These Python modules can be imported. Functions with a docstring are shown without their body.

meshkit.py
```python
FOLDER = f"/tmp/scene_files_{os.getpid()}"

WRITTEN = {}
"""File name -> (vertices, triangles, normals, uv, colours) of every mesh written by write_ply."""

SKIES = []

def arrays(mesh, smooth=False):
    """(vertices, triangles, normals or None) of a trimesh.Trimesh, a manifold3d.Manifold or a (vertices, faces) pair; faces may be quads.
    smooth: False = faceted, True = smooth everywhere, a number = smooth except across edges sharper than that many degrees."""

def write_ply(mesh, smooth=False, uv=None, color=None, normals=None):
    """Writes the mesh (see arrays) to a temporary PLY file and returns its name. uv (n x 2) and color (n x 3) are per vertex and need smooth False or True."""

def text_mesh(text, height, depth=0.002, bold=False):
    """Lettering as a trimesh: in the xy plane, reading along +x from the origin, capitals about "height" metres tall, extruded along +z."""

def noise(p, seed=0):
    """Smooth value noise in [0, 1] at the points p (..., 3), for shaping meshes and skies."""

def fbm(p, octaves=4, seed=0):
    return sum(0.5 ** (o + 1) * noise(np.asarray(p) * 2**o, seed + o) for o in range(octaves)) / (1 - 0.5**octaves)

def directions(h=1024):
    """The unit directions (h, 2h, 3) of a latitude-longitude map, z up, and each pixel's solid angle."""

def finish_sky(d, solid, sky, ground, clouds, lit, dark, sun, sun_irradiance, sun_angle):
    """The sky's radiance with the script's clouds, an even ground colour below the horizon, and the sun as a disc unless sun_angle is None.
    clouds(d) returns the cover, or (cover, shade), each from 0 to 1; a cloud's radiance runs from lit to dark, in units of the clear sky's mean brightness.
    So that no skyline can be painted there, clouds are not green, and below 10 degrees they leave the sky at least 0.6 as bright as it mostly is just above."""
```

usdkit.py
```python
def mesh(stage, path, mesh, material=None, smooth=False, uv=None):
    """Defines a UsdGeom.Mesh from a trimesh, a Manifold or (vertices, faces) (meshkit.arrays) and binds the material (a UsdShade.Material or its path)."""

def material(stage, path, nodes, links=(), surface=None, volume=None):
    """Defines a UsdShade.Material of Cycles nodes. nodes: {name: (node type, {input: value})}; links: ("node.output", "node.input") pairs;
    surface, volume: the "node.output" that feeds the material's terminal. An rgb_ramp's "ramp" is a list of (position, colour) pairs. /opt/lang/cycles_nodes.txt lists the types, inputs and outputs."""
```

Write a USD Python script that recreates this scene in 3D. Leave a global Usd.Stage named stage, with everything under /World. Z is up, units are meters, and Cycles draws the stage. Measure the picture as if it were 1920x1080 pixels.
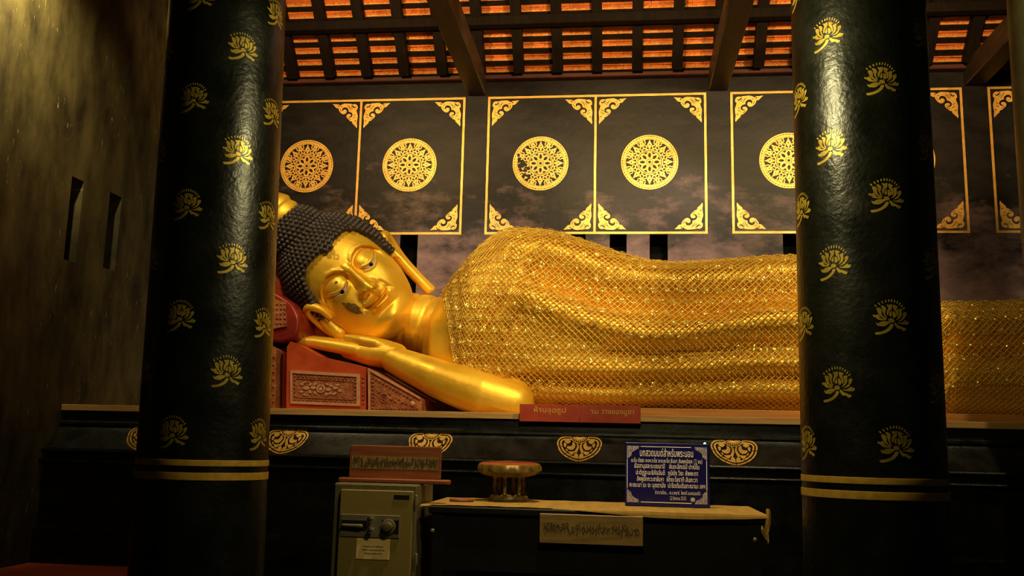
import math, glob
import numpy as np, trimesh, manifold3d as m3
import usdkit, meshkit
from pxr import Usd, UsdGeom, UsdLux, UsdShade, Gf, Sdf
from shapely.geometry import Polygon, LineString, Point, box as sbox
from shapely.ops import unary_union
from shapely import affinity

# ------------------------------------------------------------------ camera, lights, exposure
stage = Usd.Stage.CreateInMemory()
UsdGeom.SetStageUpAxis(stage, 'Z'); UsdGeom.SetStageMetersPerUnit(stage, 1.0)
UsdGeom.Xform.Define(stage, '/World'); UsdGeom.Scope.Define(stage, '/World/Looks')
F_PX, PITCH, YAW, ROLL = 1764.15, math.radians(9.5407), math.radians(-6.7983), math.radians(1.3481)
EYE = np.array([0.30276, -9.93517, 1.10])
EXPOSURE = 1.2

def ray(u, v):                                  # direction through a pixel of the 1920 x 1080 photograph
    a, b = (u - 960) / F_PX, (v - 540) / F_PX
    c, s = math.cos(ROLL), math.sin(ROLL); a, b = c * a + s * b, -s * a + c * b
    c, s = math.cos(PITCH), math.sin(PITCH); y, z = c + s * b, s - c * b
    c, s = math.cos(YAW), math.sin(YAW)
    return np.array([c * a + s * y, -s * a + c * y, z])
def at(u, v, y):                                # the point at depth y seen there
    r = ray(u, v); return EYE + r * ((y - EYE[1]) / r[1])
def px(P):                                      # pixel of world points
    X = np.asarray(P, float) - EYE
    c, s = math.cos(YAW), math.sin(YAW); x, y, z = c * X[..., 0] - s * X[..., 1], s * X[..., 0] + c * X[..., 1], X[..., 2]
    c, s = math.cos(PITCH), math.sin(PITCH); d, zz = c * y + s * z, -s * y + c * z
    u, v = x / d, -zz / d
    c, s = math.cos(ROLL), math.sin(ROLL); u, v = c * u - s * v, s * u + c * v
    return 960 + F_PX * u, 540 + F_PX * v
def unit(a): a = np.asarray(a, float); return a / np.linalg.norm(a)

fw = unit(ray(960, 540)); rt = unit(ray(961, 540) - ray(959, 540)); up = np.cross(rt, fw)
cam = UsdGeom.Camera.Define(stage, '/World/camera')
cam.CreateHorizontalApertureAttr(36.0); cam.CreateVerticalApertureAttr(20.25)
cam.CreateFocalLengthAttr(F_PX / 1920 * 36); cam.CreateClippingRangeAttr(Gf.Vec2f(0.05, 200)); cam.CreateExposureAttr(EXPOSURE)
M = np.eye(4); M[0, :3], M[1, :3], M[2, :3], M[3, :3] = rt, up, -fw, EYE
cam.AddTransformOp().Set(Gf.Matrix4d(*M.ravel().tolist()))

def lamp(name, pos, aim, power, color, cone, soft=0.35, radius=0.07):
    l = UsdLux.SphereLight.Define(stage, '/World/' + name)
    l.CreateRadiusAttr(radius); l.CreateIntensityAttr(power / (radius * radius)); l.CreateColorAttr(Gf.Vec3f(*color))
    pos, d = np.array(pos, float), unit(np.array(aim, float) - np.array(pos, float))
    if cone:
        sh = UsdLux.ShapingAPI.Apply(l.GetPrim()); sh.CreateShapingConeAngleAttr(cone); sh.CreateShapingConeSoftnessAttr(soft)
    x = unit(np.cross([0, 0, 1.0], d)) if abs(d[2]) < .99 else np.array([1.0, 0, 0]); y = np.cross(-d, x)
    m = np.eye(4); m[0, :3], m[1, :3], m[2, :3], m[3, :3] = x, y, -d, pos
    l.AddTransformOp().Set(Gf.Matrix4d(*m.ravel().tolist()))
WARM, WARMER, PALE = (1.0, .775, .40), (1.0, .62, .24), (1.0, .86, .40)
lamp('spot_head', (0.1, -4.6, 4.9), (-1.7, -0.6, 2.65), 4.4, WARM, 32)
lamp('spot_body', (1.9, -4.6, 4.9), (0.9, -0.4, 2.75), 4.8, WARM, 34)
lamp('spot_legs', (3.6, -4.4, 4.9), (4.0, -0.3, 2.5), 2.0, WARM, 36)
lamp('hall_lamp', (0.32, -6.85, 2.75), (0.3, -3, 1.5), .9, PALE, 0, radius=.10)
lamp('added_table_light', (0.1, -5.6, 4.2), (0.05, -4.8, .8), 4.5, WARM, 30, soft=.6)  # unseen light added above the table to brighten the cloth
lamp('side_spot', (-3.0, -3.3, 4.9), (-1.9, -1.1, 2.5), 1.6, WARM, 26)
for k, x in enumerate((-2.7, 0.0, 2.7)):
    lamp('added_wall_light' + ('_%03d' % k if k else ''), (x, -2.9, 5.15), (x, 0, 3.5), (.35, .6, .65)[k], WARM, 50)  # unseen lights added to brighten the back wall and its gilding
    lamp('roof_uplight' + ('_%03d' % k if k else ''), (x + .3, -3.0, 5.0), (x, -.4, 5.7), 3.0, WARMER, 50)
for k, (x, z, pw, cone) in enumerate(((-1.40, 2.85, 3.6, 15), (.85, 3.05, 6.0, 21), (2.6, 3.05, 2.2, 18))):
    lamp('accent_spot' + ('_%03d' % k if k else ''), (x + .35, -2.6, 5.1), (x, 0, z), pw, (1, .70, .50), cone, soft=.9)
lamp('wall_lamp', (-4.25, -3.5, 5.25), (-4.8, -3.05, 4.75), 6.0, PALE, 48, soft=1.0)
dome = UsdLux.DomeLight.Define(stage, '/World/night_sky'); dome.CreateIntensityAttr(0.0012); dome.CreateColorAttr(Gf.Vec3f(1, .9, .6))

# ------------------------------------------------------------------ helpers: prims
LOC = {}
used = {}
def numbered(path):
    n = used.get(path, 0); used[path] = n + 1
    return path if n == 0 else f'{path}_{n:03d}'
def tag(p, label=None, cat=None, group=None, kind=None):
    for k, v in (('label', label), ('category', cat), ('group', group), ('kind', kind)):
        if v: p.SetCustomDataByKey(k, v)
    return p
def thing(name, loc, label=None, cat=None, group=None, kind=None):
    x = UsdGeom.Xform.Define(stage, numbered('/World/' + name)); x.AddTranslateOp().Set(Gf.Vec3d(*map(float, loc)))
    LOC[x.GetPath()] = np.array(loc, float)
    return tag(x.GetPrim(), label, cat, group, kind)
def part(parent, name, mesh, mat, smooth=False, label=None, kind=None, cat=None, group=None):
    """one Mesh prim, given in world coordinates, under a thing, a part, or /World (parent None)"""
    base = '/World' if parent is None else str(parent.GetPath())
    v, f, n = meshkit.arrays(mesh, smooth)
    loc = np.zeros(3) if parent is None else LOC[parent.GetPath()]
    path = numbered(base + '/' + name)
    m = UsdGeom.Mesh.Define(stage, path)
    from pxr import Vt
    m.CreatePointsAttr(Vt.Vec3fArray.FromNumpy((v - loc).astype(np.float32)))
    m.CreateFaceVertexCountsAttr(Vt.IntArray.FromNumpy(np.full(len(f), 3, np.int32)))
    m.CreateFaceVertexIndicesAttr(Vt.IntArray.FromNumpy(f.astype(np.int32).ravel()))
    m.CreateSubdivisionSchemeAttr('none')
    if n is not None:
        m.CreateNormalsAttr(Vt.Vec3fArray.FromNumpy(n.astype(np.float32))); m.SetNormalsInterpolation('vertex')
    UsdShade.MaterialBindingAPI.Apply(m.GetPrim()).Bind(mat)
    LOC[m.GetPath()] = loc
    return tag(m.GetPrim(), label, cat, group, kind)

# ------------------------------------------------------------------ helpers: meshes
cat_ = trimesh.util.concatenate
def bx(x0, x1, y0, y1, z0, z1, bev=0.0):
    if bev:
        c = m3.CrossSection([[(x0 + bev, y0), (x1 - bev, y0), (x1, y0 + bev), (x1, y1 - bev), (x1 - bev, y1), (x0 + bev, y1), (x0, y1 - bev), (x0, y0 + bev)]])
        pts = []
        for z, i in ((z0, bev), (z0 + bev, 0), (z1 - bev, 0), (z1, bev)):
            for (x, y) in ((x0 + i, y0 + i), (x1 - i, y0 + i), (x1 - i, y1 - i), (x0 + i, y1 - i)):
                pts.append((x, y, z))
            if i == 0:
                pts += [(x0 + bev, y0, z), (x1 - bev, y0, z), (x1, y0 + bev, z), (x1, y1 - bev, z), (x1 - bev, y1, z), (x0 + bev, y1, z), (x0, y1 - bev, z), (x0, y0 + bev, z)]
        pts = [p for j, p in enumerate(pts) if not ((j % 12) in (4, 5, 6, 7) and p[2] in (z0 + bev, z1 - bev) and p[0] in (x0, x1) and p[1] in (y0, y1))]
        return tm(m3.Manifold.hull_points(np.array(pts)))
    b = trimesh.creation.box([x1 - x0, y1 - y0, z1 - z0]); b.apply_translation([(x0 + x1) / 2, (y0 + y1) / 2, (z0 + z1) / 2]); return b
def tm(man):
    m = man.to_mesh(); return trimesh.Trimesh(m.vert_properties[:, :3], m.tri_verts, process=False)
def mf(mesh):
    return m3.Manifold(m3.Mesh(np.asarray(mesh.vertices, np.float32), np.asarray(mesh.faces, np.uint32)))
def grid(P, closed_u=False, closed_v=False, caps=False, flip=False):
    """P (n, m, 3) -> quads as triangles; rows along n; caps close the first and last row to their centres"""
    n, m = P.shape[:2]; V = P.reshape(-1, 3)
    i, j = np.meshgrid(np.arange(n if closed_u else n - 1), np.arange(m if closed_v else m - 1), indexing='ij'); i, j = i.ravel(), j.ravel()
    i2, j2 = (i + 1) % n, (j + 1) % m
    a, b, c, d = i * m + j, i * m + j2, i2 * m + j2, i2 * m + j
    f = np.vstack([np.stack([a, b, c], 1), np.stack([a, c, d], 1)])
    if caps:
        V = np.vstack([V, P[0].mean(0), P[-1].mean(0)]); k = n * m; j = np.arange(m)
        f = np.vstack([f, np.stack([np.full(m, k), (j + 1) % m, j], 1), np.stack([np.full(m, k + 1), (n - 1) * m + j, (n - 1) * m + (j + 1) % m], 1)])
    if flip: f = f[:, ::-1]
    return trimesh.Trimesh(V, f, process=False)
def outward(m):
    if m.volume < 0: m.faces = m.faces[:, ::-1]
    return m
def lathe(prof, n=40, c=(0, 0, 0), axis=None):
    """prof [(r, z)] from bottom to top; closed at both ends"""
    a = np.arange(n) * 2 * math.pi / n
    P = np.array([[(r * math.cos(t), r * math.sin(t), z) for t in a] for r, z in prof])
    m = outward(grid(P, closed_v=True, caps=True))
    if axis is not None: m.apply_transform(trimesh.geometry.align_vectors([0, 0, 1], unit(axis)))
    m.apply_translation(c); return m
def tube(path, rad, n=8, cap=True):
    p = np.asarray(path, float); r = np.broadcast_to(np.asarray(rad, float), (len(p),))
    t = np.gradient(p, axis=0); t /= np.maximum(np.linalg.norm(t, axis=1, keepdims=True), 1e-12)
    a = np.array([0, 0, 1.0]) if abs(t[0][2]) < .9 else np.array([1.0, 0, 0]); rows = []
    for k in range(len(p)):
        a = unit(a - t[k] * (a @ t[k])); b = np.cross(t[k], a); th = np.arange(n) * 2 * math.pi / n
        rows.append(p[k] + r[k] * (np.cos(th)[:, None] * a + np.sin(th)[:, None] * b))
    return outward(grid(np.array(rows), closed_v=True, caps=cap))
def chain(pts, rads, seg=24):
    """hulls of spheres along joints, as one manifold"""
    out = m3.Manifold()
    S = [m3.Manifold.sphere(r, seg).translate(tuple(map(float, p))) for p, r in zip(pts, rads)]
    return m3.Manifold.batch_boolean([m3.Manifold.batch_hull([a, b]) for a, b in zip(S[:-1], S[1:])], m3.OpType.Add)
def sm(pts, n=6, closed=True):
    """Catmull-Rom through points"""
    p = np.asarray(pts, float); N = len(p); out = []
    for i in range(N if closed else N - 1):
        g = (lambda k: p[k % N]) if closed else (lambda k: p[min(max(k, 0), N - 1)])
        a, b, c, d = g(i - 1), g(i), g(i + 1), g(i + 2)
        for t in np.arange(n) / n:
            out.append(.5 * (2 * b + (c - a) * t + (2 * a - 5 * b + 4 * c - d) * t * t + (3 * b - a - 3 * c + d) * t ** 3))
    if not closed: out.append(p[-1])
    return np.array(out)
def spoly(pts, n=4):
    return Polygon(sm(pts, n)).buffer(0)
def polys(g):
    return [q for q in (getattr(g, 'geoms', [g])) if q.geom_type == 'Polygon' and q.area > 1e-9]
def plate(g, t=.003):
    """shapely geometry -> thin solid in xy, from z=0 to z=t"""
    return cat_([trimesh.creation.extrude_polygon(q, t, engine='earcut') for q in polys(g)])
def to_wall(m, x, y, z):                        # art in xy (y up) put on a wall that faces -y, at its surface y
    v = m.vertices.copy(); m = m.copy(); m.vertices = np.stack([x + v[:, 0], y - v[:, 2], z + v[:, 1]], 1); return m
def prism(poly, y0, y1, bev=0.0):
    """closed outline [(x, z)] run from y0 (front) to y1"""
    g = Polygon(poly) if not hasattr(poly, 'area') else poly
    m = trimesh.creation.extrude_polygon(g, abs(y1 - y0), engine='earcut'); v = m.vertices.copy()
    m.vertices = np.stack([v[:, 0], max(y0, y1) - v[:, 2], v[:, 1]], 1); return outward(m)
THAI, LATIN = ((glob.glob('/opt/blender-*/*/datafiles/fonts/' + n) + glob.glob('/opt/blender-*/*/datafiles/fonts/Inter.woff2'))[0] for n in ('NotoSansThai*', 'Inter.woff2'))
def letters(text, height, bold=False):
    """flat lettering as a shapely geometry; x from 0, baseline y = 0, consonants 'height' tall"""
    from PIL import Image, ImageDraw, ImageFont
    from shapely import box as vbox, union_all
    fonts = [ImageFont.truetype(p, 72) for p in (THAI, LATIN)]
    if bold:
        for f in fonts[:1]:
            try: f.set_variation_by_name('SemiBold')
            except Exception: pass
    runs = []
    for c in text:
        k = 1 if 33 <= ord(c) < 127 else 0
        if runs and runs[-1][0] == k: runs[-1][1] += c
        else: runs.append([k, c])
    W = int(sum(fonts[k].getlength(t) for k, t in runs)) + 60
    im = Image.new('L', (W, 220)); d, x = ImageDraw.Draw(im), 20.0
    for k, t in runs: d.text((x, 140), t, 255, fonts[k], anchor='ls'); x += fonts[k].getlength(t)
    on = np.pad(np.asarray(im) > 127, ((0, 0), (1, 1))).astype(np.int8); d = np.diff(on, axis=1)
    r, s = np.nonzero(d == 1); e = np.nonzero(d == -1)[1]
    g = union_all(vbox(s, -r - 1, e, -r)).buffer(.6).buffer(-.6).simplify(.8)
    k = height / 40.0
    return affinity.affine_transform(g, [k, 0, 0, k, -20 * k, 140 * k])

# ------------------------------------------------------------------ materials
def mat(name, c1, c2=None, rough=.5, metal=0., scale=4., stretch=(1, 1, 1), detail=5., lo=.35, hi=.65, bump=0., bscale=30., spec=.5, coat=0., rough2=None, island=None, extra=None):
    n = {'p': ('principled_bsdf', {'base_color': c1, 'roughness': rough, 'metallic': metal, 'specular_ior_level': spec, 'coat_weight': coat, 'coat_roughness': .12})}
    L = []
    n['g'] = ('geometry', {})
    if c2 is not None:
        n['mp'] = ('mapping', {'scale': stretch}); n['n'] = ('noise_texture', {'scale': scale, 'detail': detail, 'roughness': .6})
        n['r'] = ('rgb_ramp', {'ramp': [(lo, c1), (hi, c2)]})
        L += [('g.position', 'mp.vector'), ('mp.vector', 'n.vector'), ('n.fac', 'r.fac'), ('r.color', 'p.base_color')]
        if rough2 is not None:
            n['mr'] = ('map_range', {'from_min': lo, 'from_max': hi, 'to_min': rough, 'to_max': rough2, 'clamp': True})
            L += [('n.fac', 'mr.value'), ('mr.result', 'p.roughness')]
    if bump:
        n['bn'] = ('noise_texture', {'scale': bscale, 'detail': 3.}); n['b'] = ('bump', {'strength': 1., 'distance': bump})
        L += [('g.position', 'bn.vector'), ('bn.fac', 'b.height'), ('b.normal', 'p.normal')]
    if island:
        n['ir'] = ('rgb_ramp', {'ramp': island, 'interpolate': False}); L = [l for l in L if l[1] != 'p.base_color'] + [('g.random_per_island', 'ir.fac'), ('ir.color', 'p.base_color')]
    return usdkit.material(stage, '/World/Looks/' + name, n, L, surface='p.BSDF')
LACQUER = mat('black_lacquer', (.0022, .0028, .0012), (.005, .0055, .0022), rough=.27, rough2=.42, scale=6, bump=.0022, bscale=52, spec=.5)
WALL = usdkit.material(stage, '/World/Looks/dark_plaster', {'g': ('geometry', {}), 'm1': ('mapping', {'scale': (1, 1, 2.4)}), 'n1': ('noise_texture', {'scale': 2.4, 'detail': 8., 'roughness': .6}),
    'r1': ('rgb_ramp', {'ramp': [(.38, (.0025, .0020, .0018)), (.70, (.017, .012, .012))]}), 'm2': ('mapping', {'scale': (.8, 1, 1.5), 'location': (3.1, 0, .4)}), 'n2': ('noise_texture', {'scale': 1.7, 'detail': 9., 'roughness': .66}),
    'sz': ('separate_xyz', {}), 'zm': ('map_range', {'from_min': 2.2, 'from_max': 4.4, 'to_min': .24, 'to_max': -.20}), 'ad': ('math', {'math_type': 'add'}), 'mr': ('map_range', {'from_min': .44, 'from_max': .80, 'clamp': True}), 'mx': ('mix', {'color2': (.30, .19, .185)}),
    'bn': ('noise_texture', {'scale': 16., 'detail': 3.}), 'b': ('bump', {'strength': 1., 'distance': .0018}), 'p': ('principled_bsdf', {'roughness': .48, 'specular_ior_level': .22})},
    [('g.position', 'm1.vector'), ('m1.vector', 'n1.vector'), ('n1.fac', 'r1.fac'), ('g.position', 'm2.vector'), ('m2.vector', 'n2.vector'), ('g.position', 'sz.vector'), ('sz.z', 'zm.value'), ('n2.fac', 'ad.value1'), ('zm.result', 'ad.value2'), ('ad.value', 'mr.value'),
     ('mr.result', 'mx.fac'), ('r1.color', 'mx.color1'), ('mx.color', 'p.base_color'), ('g.position', 'bn.vector'), ('bn.fac', 'b.height'), ('b.normal', 'p.normal')], surface='p.BSDF')   # pale pink patches mixed into the base colour, more of them lower down
PED_LACQ = mat('pedestal_lacquer', (.003, .0034, .0018), (.007, .007, .004), rough=.20, rough2=.34, scale=6, bump=.0022, bscale=130)
WALL_LEFT = usdkit.material(stage, '/World/Looks/smoky_plaster', {'g': ('geometry', {}), 'm1': ('mapping', {'scale': (1, 2.0, .8)}), 'n1': ('noise_texture', {'scale': 2.0, 'detail': 9., 'roughness': .62}),
    'r1': ('rgb_ramp', {'ramp': [(.34, (.012, .0085, .003)), (.70, (.088, .066, .024))]}), 'm2': ('mapping', {'scale': (1, 46, 9)}), 'n2': ('noise_texture', {'scale': 1.0, 'detail': 2.}), 'n3': ('noise_texture', {'scale': 1.3, 'detail': 1.}),
    'mr': ('map_range', {'from_min': .675, 'from_max': .74, 'clamp': True}), 'mk': ('map_range', {'from_min': .47, 'from_max': .56, 'clamp': True}), 'mm': ('math', {'math_type': 'multiply'}), 'mx': ('mix', {'color2': (.34, .26, .12)}),
    'bn': ('noise_texture', {'scale': 11., 'detail': 3.}), 'b': ('bump', {'strength': 1., 'distance': .003}), 'p': ('principled_bsdf', {'roughness': .5})},
    [('g.position', 'm1.vector'), ('m1.vector', 'n1.vector'), ('n1.fac', 'r1.fac'), ('g.position', 'm2.vector'), ('m2.vector', 'n2.vector'), ('n2.fac', 'mr.value'), ('g.position', 'n3.vector'), ('n3.fac', 'mk.value'), ('mr.result', 'mm.value1'), ('mk.result', 'mm.value2'),
     ('mm.value', 'mx.fac'), ('r1.color', 'mx.color1'), ('mx.color', 'p.base_color'), ('g.position', 'bn.vector'), ('bn.fac', 'b.height'), ('b.normal', 'p.normal')], surface='p.BSDF')
OLIVE = mat('olive_column', (.050, .050, .020), (.085, .085, .036), rough=.45, scale=5, bump=.003, bscale=20)  # lighter olive base colour than the black columns
FLOOR = mat('dark_floor', (.005, .004, .003), (.010, .007, .005), rough=.5, scale=3)
CARPET = mat('red_carpet', (.50, .060, .016), (.60, .085, .022), rough=.95, scale=40)
GILT = mat('gold_leaf_paint', (.66, .35, .055), (.86, .50, .11), rough=.45, metal=.25, scale=9, spec=.4)
GILT_COL = mat('stencil_gold', (.36, .235, .025), (.60, .42, .055), rough=.38, metal=.5, scale=18)
BAND = mat('worn_gold_band', (.50, .26, .03), (.66, .38, .05), rough=.5, metal=.2, scale=25)
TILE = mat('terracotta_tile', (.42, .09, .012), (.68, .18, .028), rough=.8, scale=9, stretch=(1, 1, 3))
LIT_TILE_EDGE = mat('lit_tile_lip', (.62, .19, .03), (.85, .42, .10), rough=.8, scale=40)  # paler than the tiles: the lit lower edges are put into the colour
TIMBER = mat('dark_timber', (.004, .002, .001), (.009, .0045, .002), rough=.7, scale=5, stretch=(6, 1, 1), spec=.15)
BEAM = mat('brown_beam', (.014, .008, .003), (.038, .022, .008), rough=.5, scale=4, stretch=(8, 1, 3))
REDWOOD = mat('red_painted_timber', (.05, .010, .005), (.09, .018, .007), rough=.6, scale=5)
GOLD = mat('gilded_statue', (.86, .48, .024), (.94, .58, .045), rough=.36, rough2=.50, metal=.5, scale=3.5, bump=.004, bscale=9, spec=.6)
CURL = mat('dark_curls', (.030, .022, .020), (.062, .045, .040), rough=.45, scale=12)
WHITE = mat('eye_white', (.75, .68, .58), rough=.4)
SLOT_SHADE = mat('slot_shade_black', (.0022, .0026, .002), rough=.8, spec=.08)  # near-black colour that carries the deep shade of the slots
BLACK = mat('black_paint', (.008, .007, .006), rough=.4)
SMUDGE = mat('sooty_smudge', (.05, .035, .006), (.22, .12, .01), rough=.55, scale=60)
CORD = mat('gold_thread', (.72, .46, .06), (.88, .62, .12), rough=.42, metal=.35, scale=30)
SEQUIN = mat('sequin', (.8, .6, .2), rough=.28, metal=.35, island=[(0, (.80, .55, .09)), (.34, (.78, .70, .16)), (.52, (.95, .85, .55)), (.62, (1, .97, .86)), (.76, (.55, .75, .14)), (.80, (.95, .97, .92)), (.84, (.62, .72, .20)), (.9, (.95, .55, .40)), (.95, (1, 1, 1))])  # white and pale pieces put the sparkle glints into the colour
RED = mat('red_lacquer', (.42, .050, .010), (.58, .085, .018), rough=.42, scale=6)
RED_DARK = mat('dark_red_lacquer', (.16, .010, .006), (.26, .020, .010), rough=.35, scale=6)
CARVED = mat('red_gold_carving', (.26, .055, .016), (.44, .15, .045), rough=.5, scale=14, bump=.012, bscale=60)
PINK = mat('faded_pink_gilt', (.50, .22, .12), (.64, .32, .19), rough=.5, scale=20)
STRIP = mat('bare_wood_edge', (.40, .22, .06), (.55, .32, .10), rough=.6, scale=8, stretch=(.3, 1, 6))
BOARD = mat('orange_board', (.42, .17, .03), (.55, .24, .05), rough=.5, scale=5, stretch=(.3, 1, 6))
SIGN_RED = mat('red_sign_board', (.34, .028, .008), (.42, .045, .011), rough=.5, scale=12)
SIGN_WOOD = mat('reddish_wood', (.15, .035, .010), (.26, .07, .018), rough=.5, scale=6, stretch=(.5, 1, 7))
PLAQUE = mat('olive_wood', (.17, .10, .025), (.28, .16, .04), rough=.55, scale=9, stretch=(.6, 1, 6))
INK = mat('dark_carved_letters', (.035, .024, .008), rough=.6)
BLUE = mat('blue_enamel', (.007, .006, .095), (.010, .009, .12), rough=.28, scale=4)
WHITE_PRINT = mat('white_print', (.82, .74, .66), rough=.5)
SILVER = mat('speckled_silver', (.12, .11, .24), (.55, .48, .44), rough=.5, scale=260, detail=2, lo=.44, hi=.56)
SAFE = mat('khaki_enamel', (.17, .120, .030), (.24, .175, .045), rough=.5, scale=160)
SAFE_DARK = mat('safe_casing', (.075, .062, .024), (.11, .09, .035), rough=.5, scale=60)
STEEL = mat('dull_steel', (.36, .30, .20), rough=.35, metal=.7)
CHROME = mat('chrome_knob', (.75, .68, .55), rough=.15, metal=1.)
PAPER = mat('yellowed_paper', (.62, .42, .16), (.72, .50, .20), rough=.8, scale=20)
CLOTH = mat('yellow_cloth', (.62, .36, .07), (.74, .46, .11), rough=.8, scale=9, stretch=(3, .4, 1))
TABLE = mat('black_table', (.003, .0028, .002), (.006, .005, .003), rough=.6, scale=5, spec=.2)
TRAY = mat('olive_gold_tray', (.09, .06, .014), (.26, .16, .035), rough=.35, metal=.3, scale=22)
TRAY_RED = mat('tray_red_inside', (.20, .010, .006), rough=.35)
GREEN = usdkit.material(stage, '/World/Looks/green_light', {'e': ('emission', {'color': (.08, 1., .22), 'strength': 9.})}, surface='e.emission')

# ------------------------------------------------------------------ setting: walls
XL, XR, YF = -4.8, 8.4, -11.2
PW, GAP, Z1, Z0 = 1.2, .256, 4.952, 3.374
SLOTS = [(-2.136, -1.938), (-2.62, -2.43), (-.267, -.095), (.163, .344), (.588, .779), (1.975, 2.16), (2.40, 2.58), (2.83, 3.01)]
back = m3.Manifold.cube((XR - XL + .35, .35, 5.16)).translate((XL - .35, 0, 0))
for a, b in SLOTS:
    back -= m3.Manifold.cube((b - a, .28, 1.52)).translate((a, -.05, 1.852)) + m3.Manifold.cube((b - a + .024, .04, 1.56)).translate((a - .012, .228, 1.832))
wb = thing('wall_back', (0, 0, 0), kind='structure')
for a, b in SLOTS:  # black boards and linings added to stand in for deep shade in the slots
    part(wb, 'shade_board', bx(a - .01, b + .01, .24, .262, 1.84, 3.385), SLOT_SHADE, label='added black board standing in for the dark depth of a window slot')
    part(wb, 'shade_lining', cat_([bx(a, a + .006, .002, .24, 1.853, 3.371), bx(b - .006, b, .002, .24, 1.853, 3.371), bx(a + .006, b - .006, .002, .24, 3.364, 3.371)]), SLOT_SHADE, label='added black lining standing in for shade inside a window slot')
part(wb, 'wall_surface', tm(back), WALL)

# gilded panels: border lines, corner scrolls and medallions, each a leaf-thin piece on the plaster
def scroll_corner(s):
    T = lambda p: [((x - 905) / 750 * s, (190 - y) / 750 * s) for x, y in p]
    o = [(155, 205), (200, 250), (240, 300), (290, 335), (330, 335), (340, 380), (375, 440), (420, 485), (480, 515), (540, 500), (575, 450), (570, 400), (530, 375), (480, 385), (472, 420), (445, 400), (445, 360), (480, 315), (540, 310), (595, 340), (625, 390), (632, 440), (680, 450), (735, 490), (752, 550), (725, 600), (670, 612), (638, 590), (690, 583), (708, 550), (690, 515), (640, 505), (590, 530), (575, 580), (595, 630), (650, 680), (690, 720), (745, 740), (760, 790), (800, 830), (850, 880), (890, 930), (902, 860), (890, 760), (905, 640), (905, 560), (880, 480), (862, 395), (890, 370), (895, 310), (870, 250), (810, 215), (740, 225), (690, 208), (600, 200), (500, 195), (430, 218), (380, 250), (330, 215), (260, 212)]
    g = Polygon(sm(T(o), 3)).buffer(0)
    g = g.difference(spoly(T([(705, 240), (740, 300), (790, 335), (835, 315), (825, 280), (800, 310), (765, 275)]), 3))
    for a, b in (((700, 300), (740, 360)), ((640, 300), (700, 390)), ((600, 260), (660, 310)), ((780, 560), (830, 520)), ((760, 640), (830, 600)), ((400, 300), (440, 290)), ((380, 360), (420, 430)), ((620, 620), (700, 680))):
        g = g.difference(LineString(T([a, b])).buffer(.009 * s))
    for c in ((845, 720), (335, 262)):
        g = g.difference(Point(T([c])[0]).buffer(.024 * s))
    return max(polys(g), key=lambda q: q.area)
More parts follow.
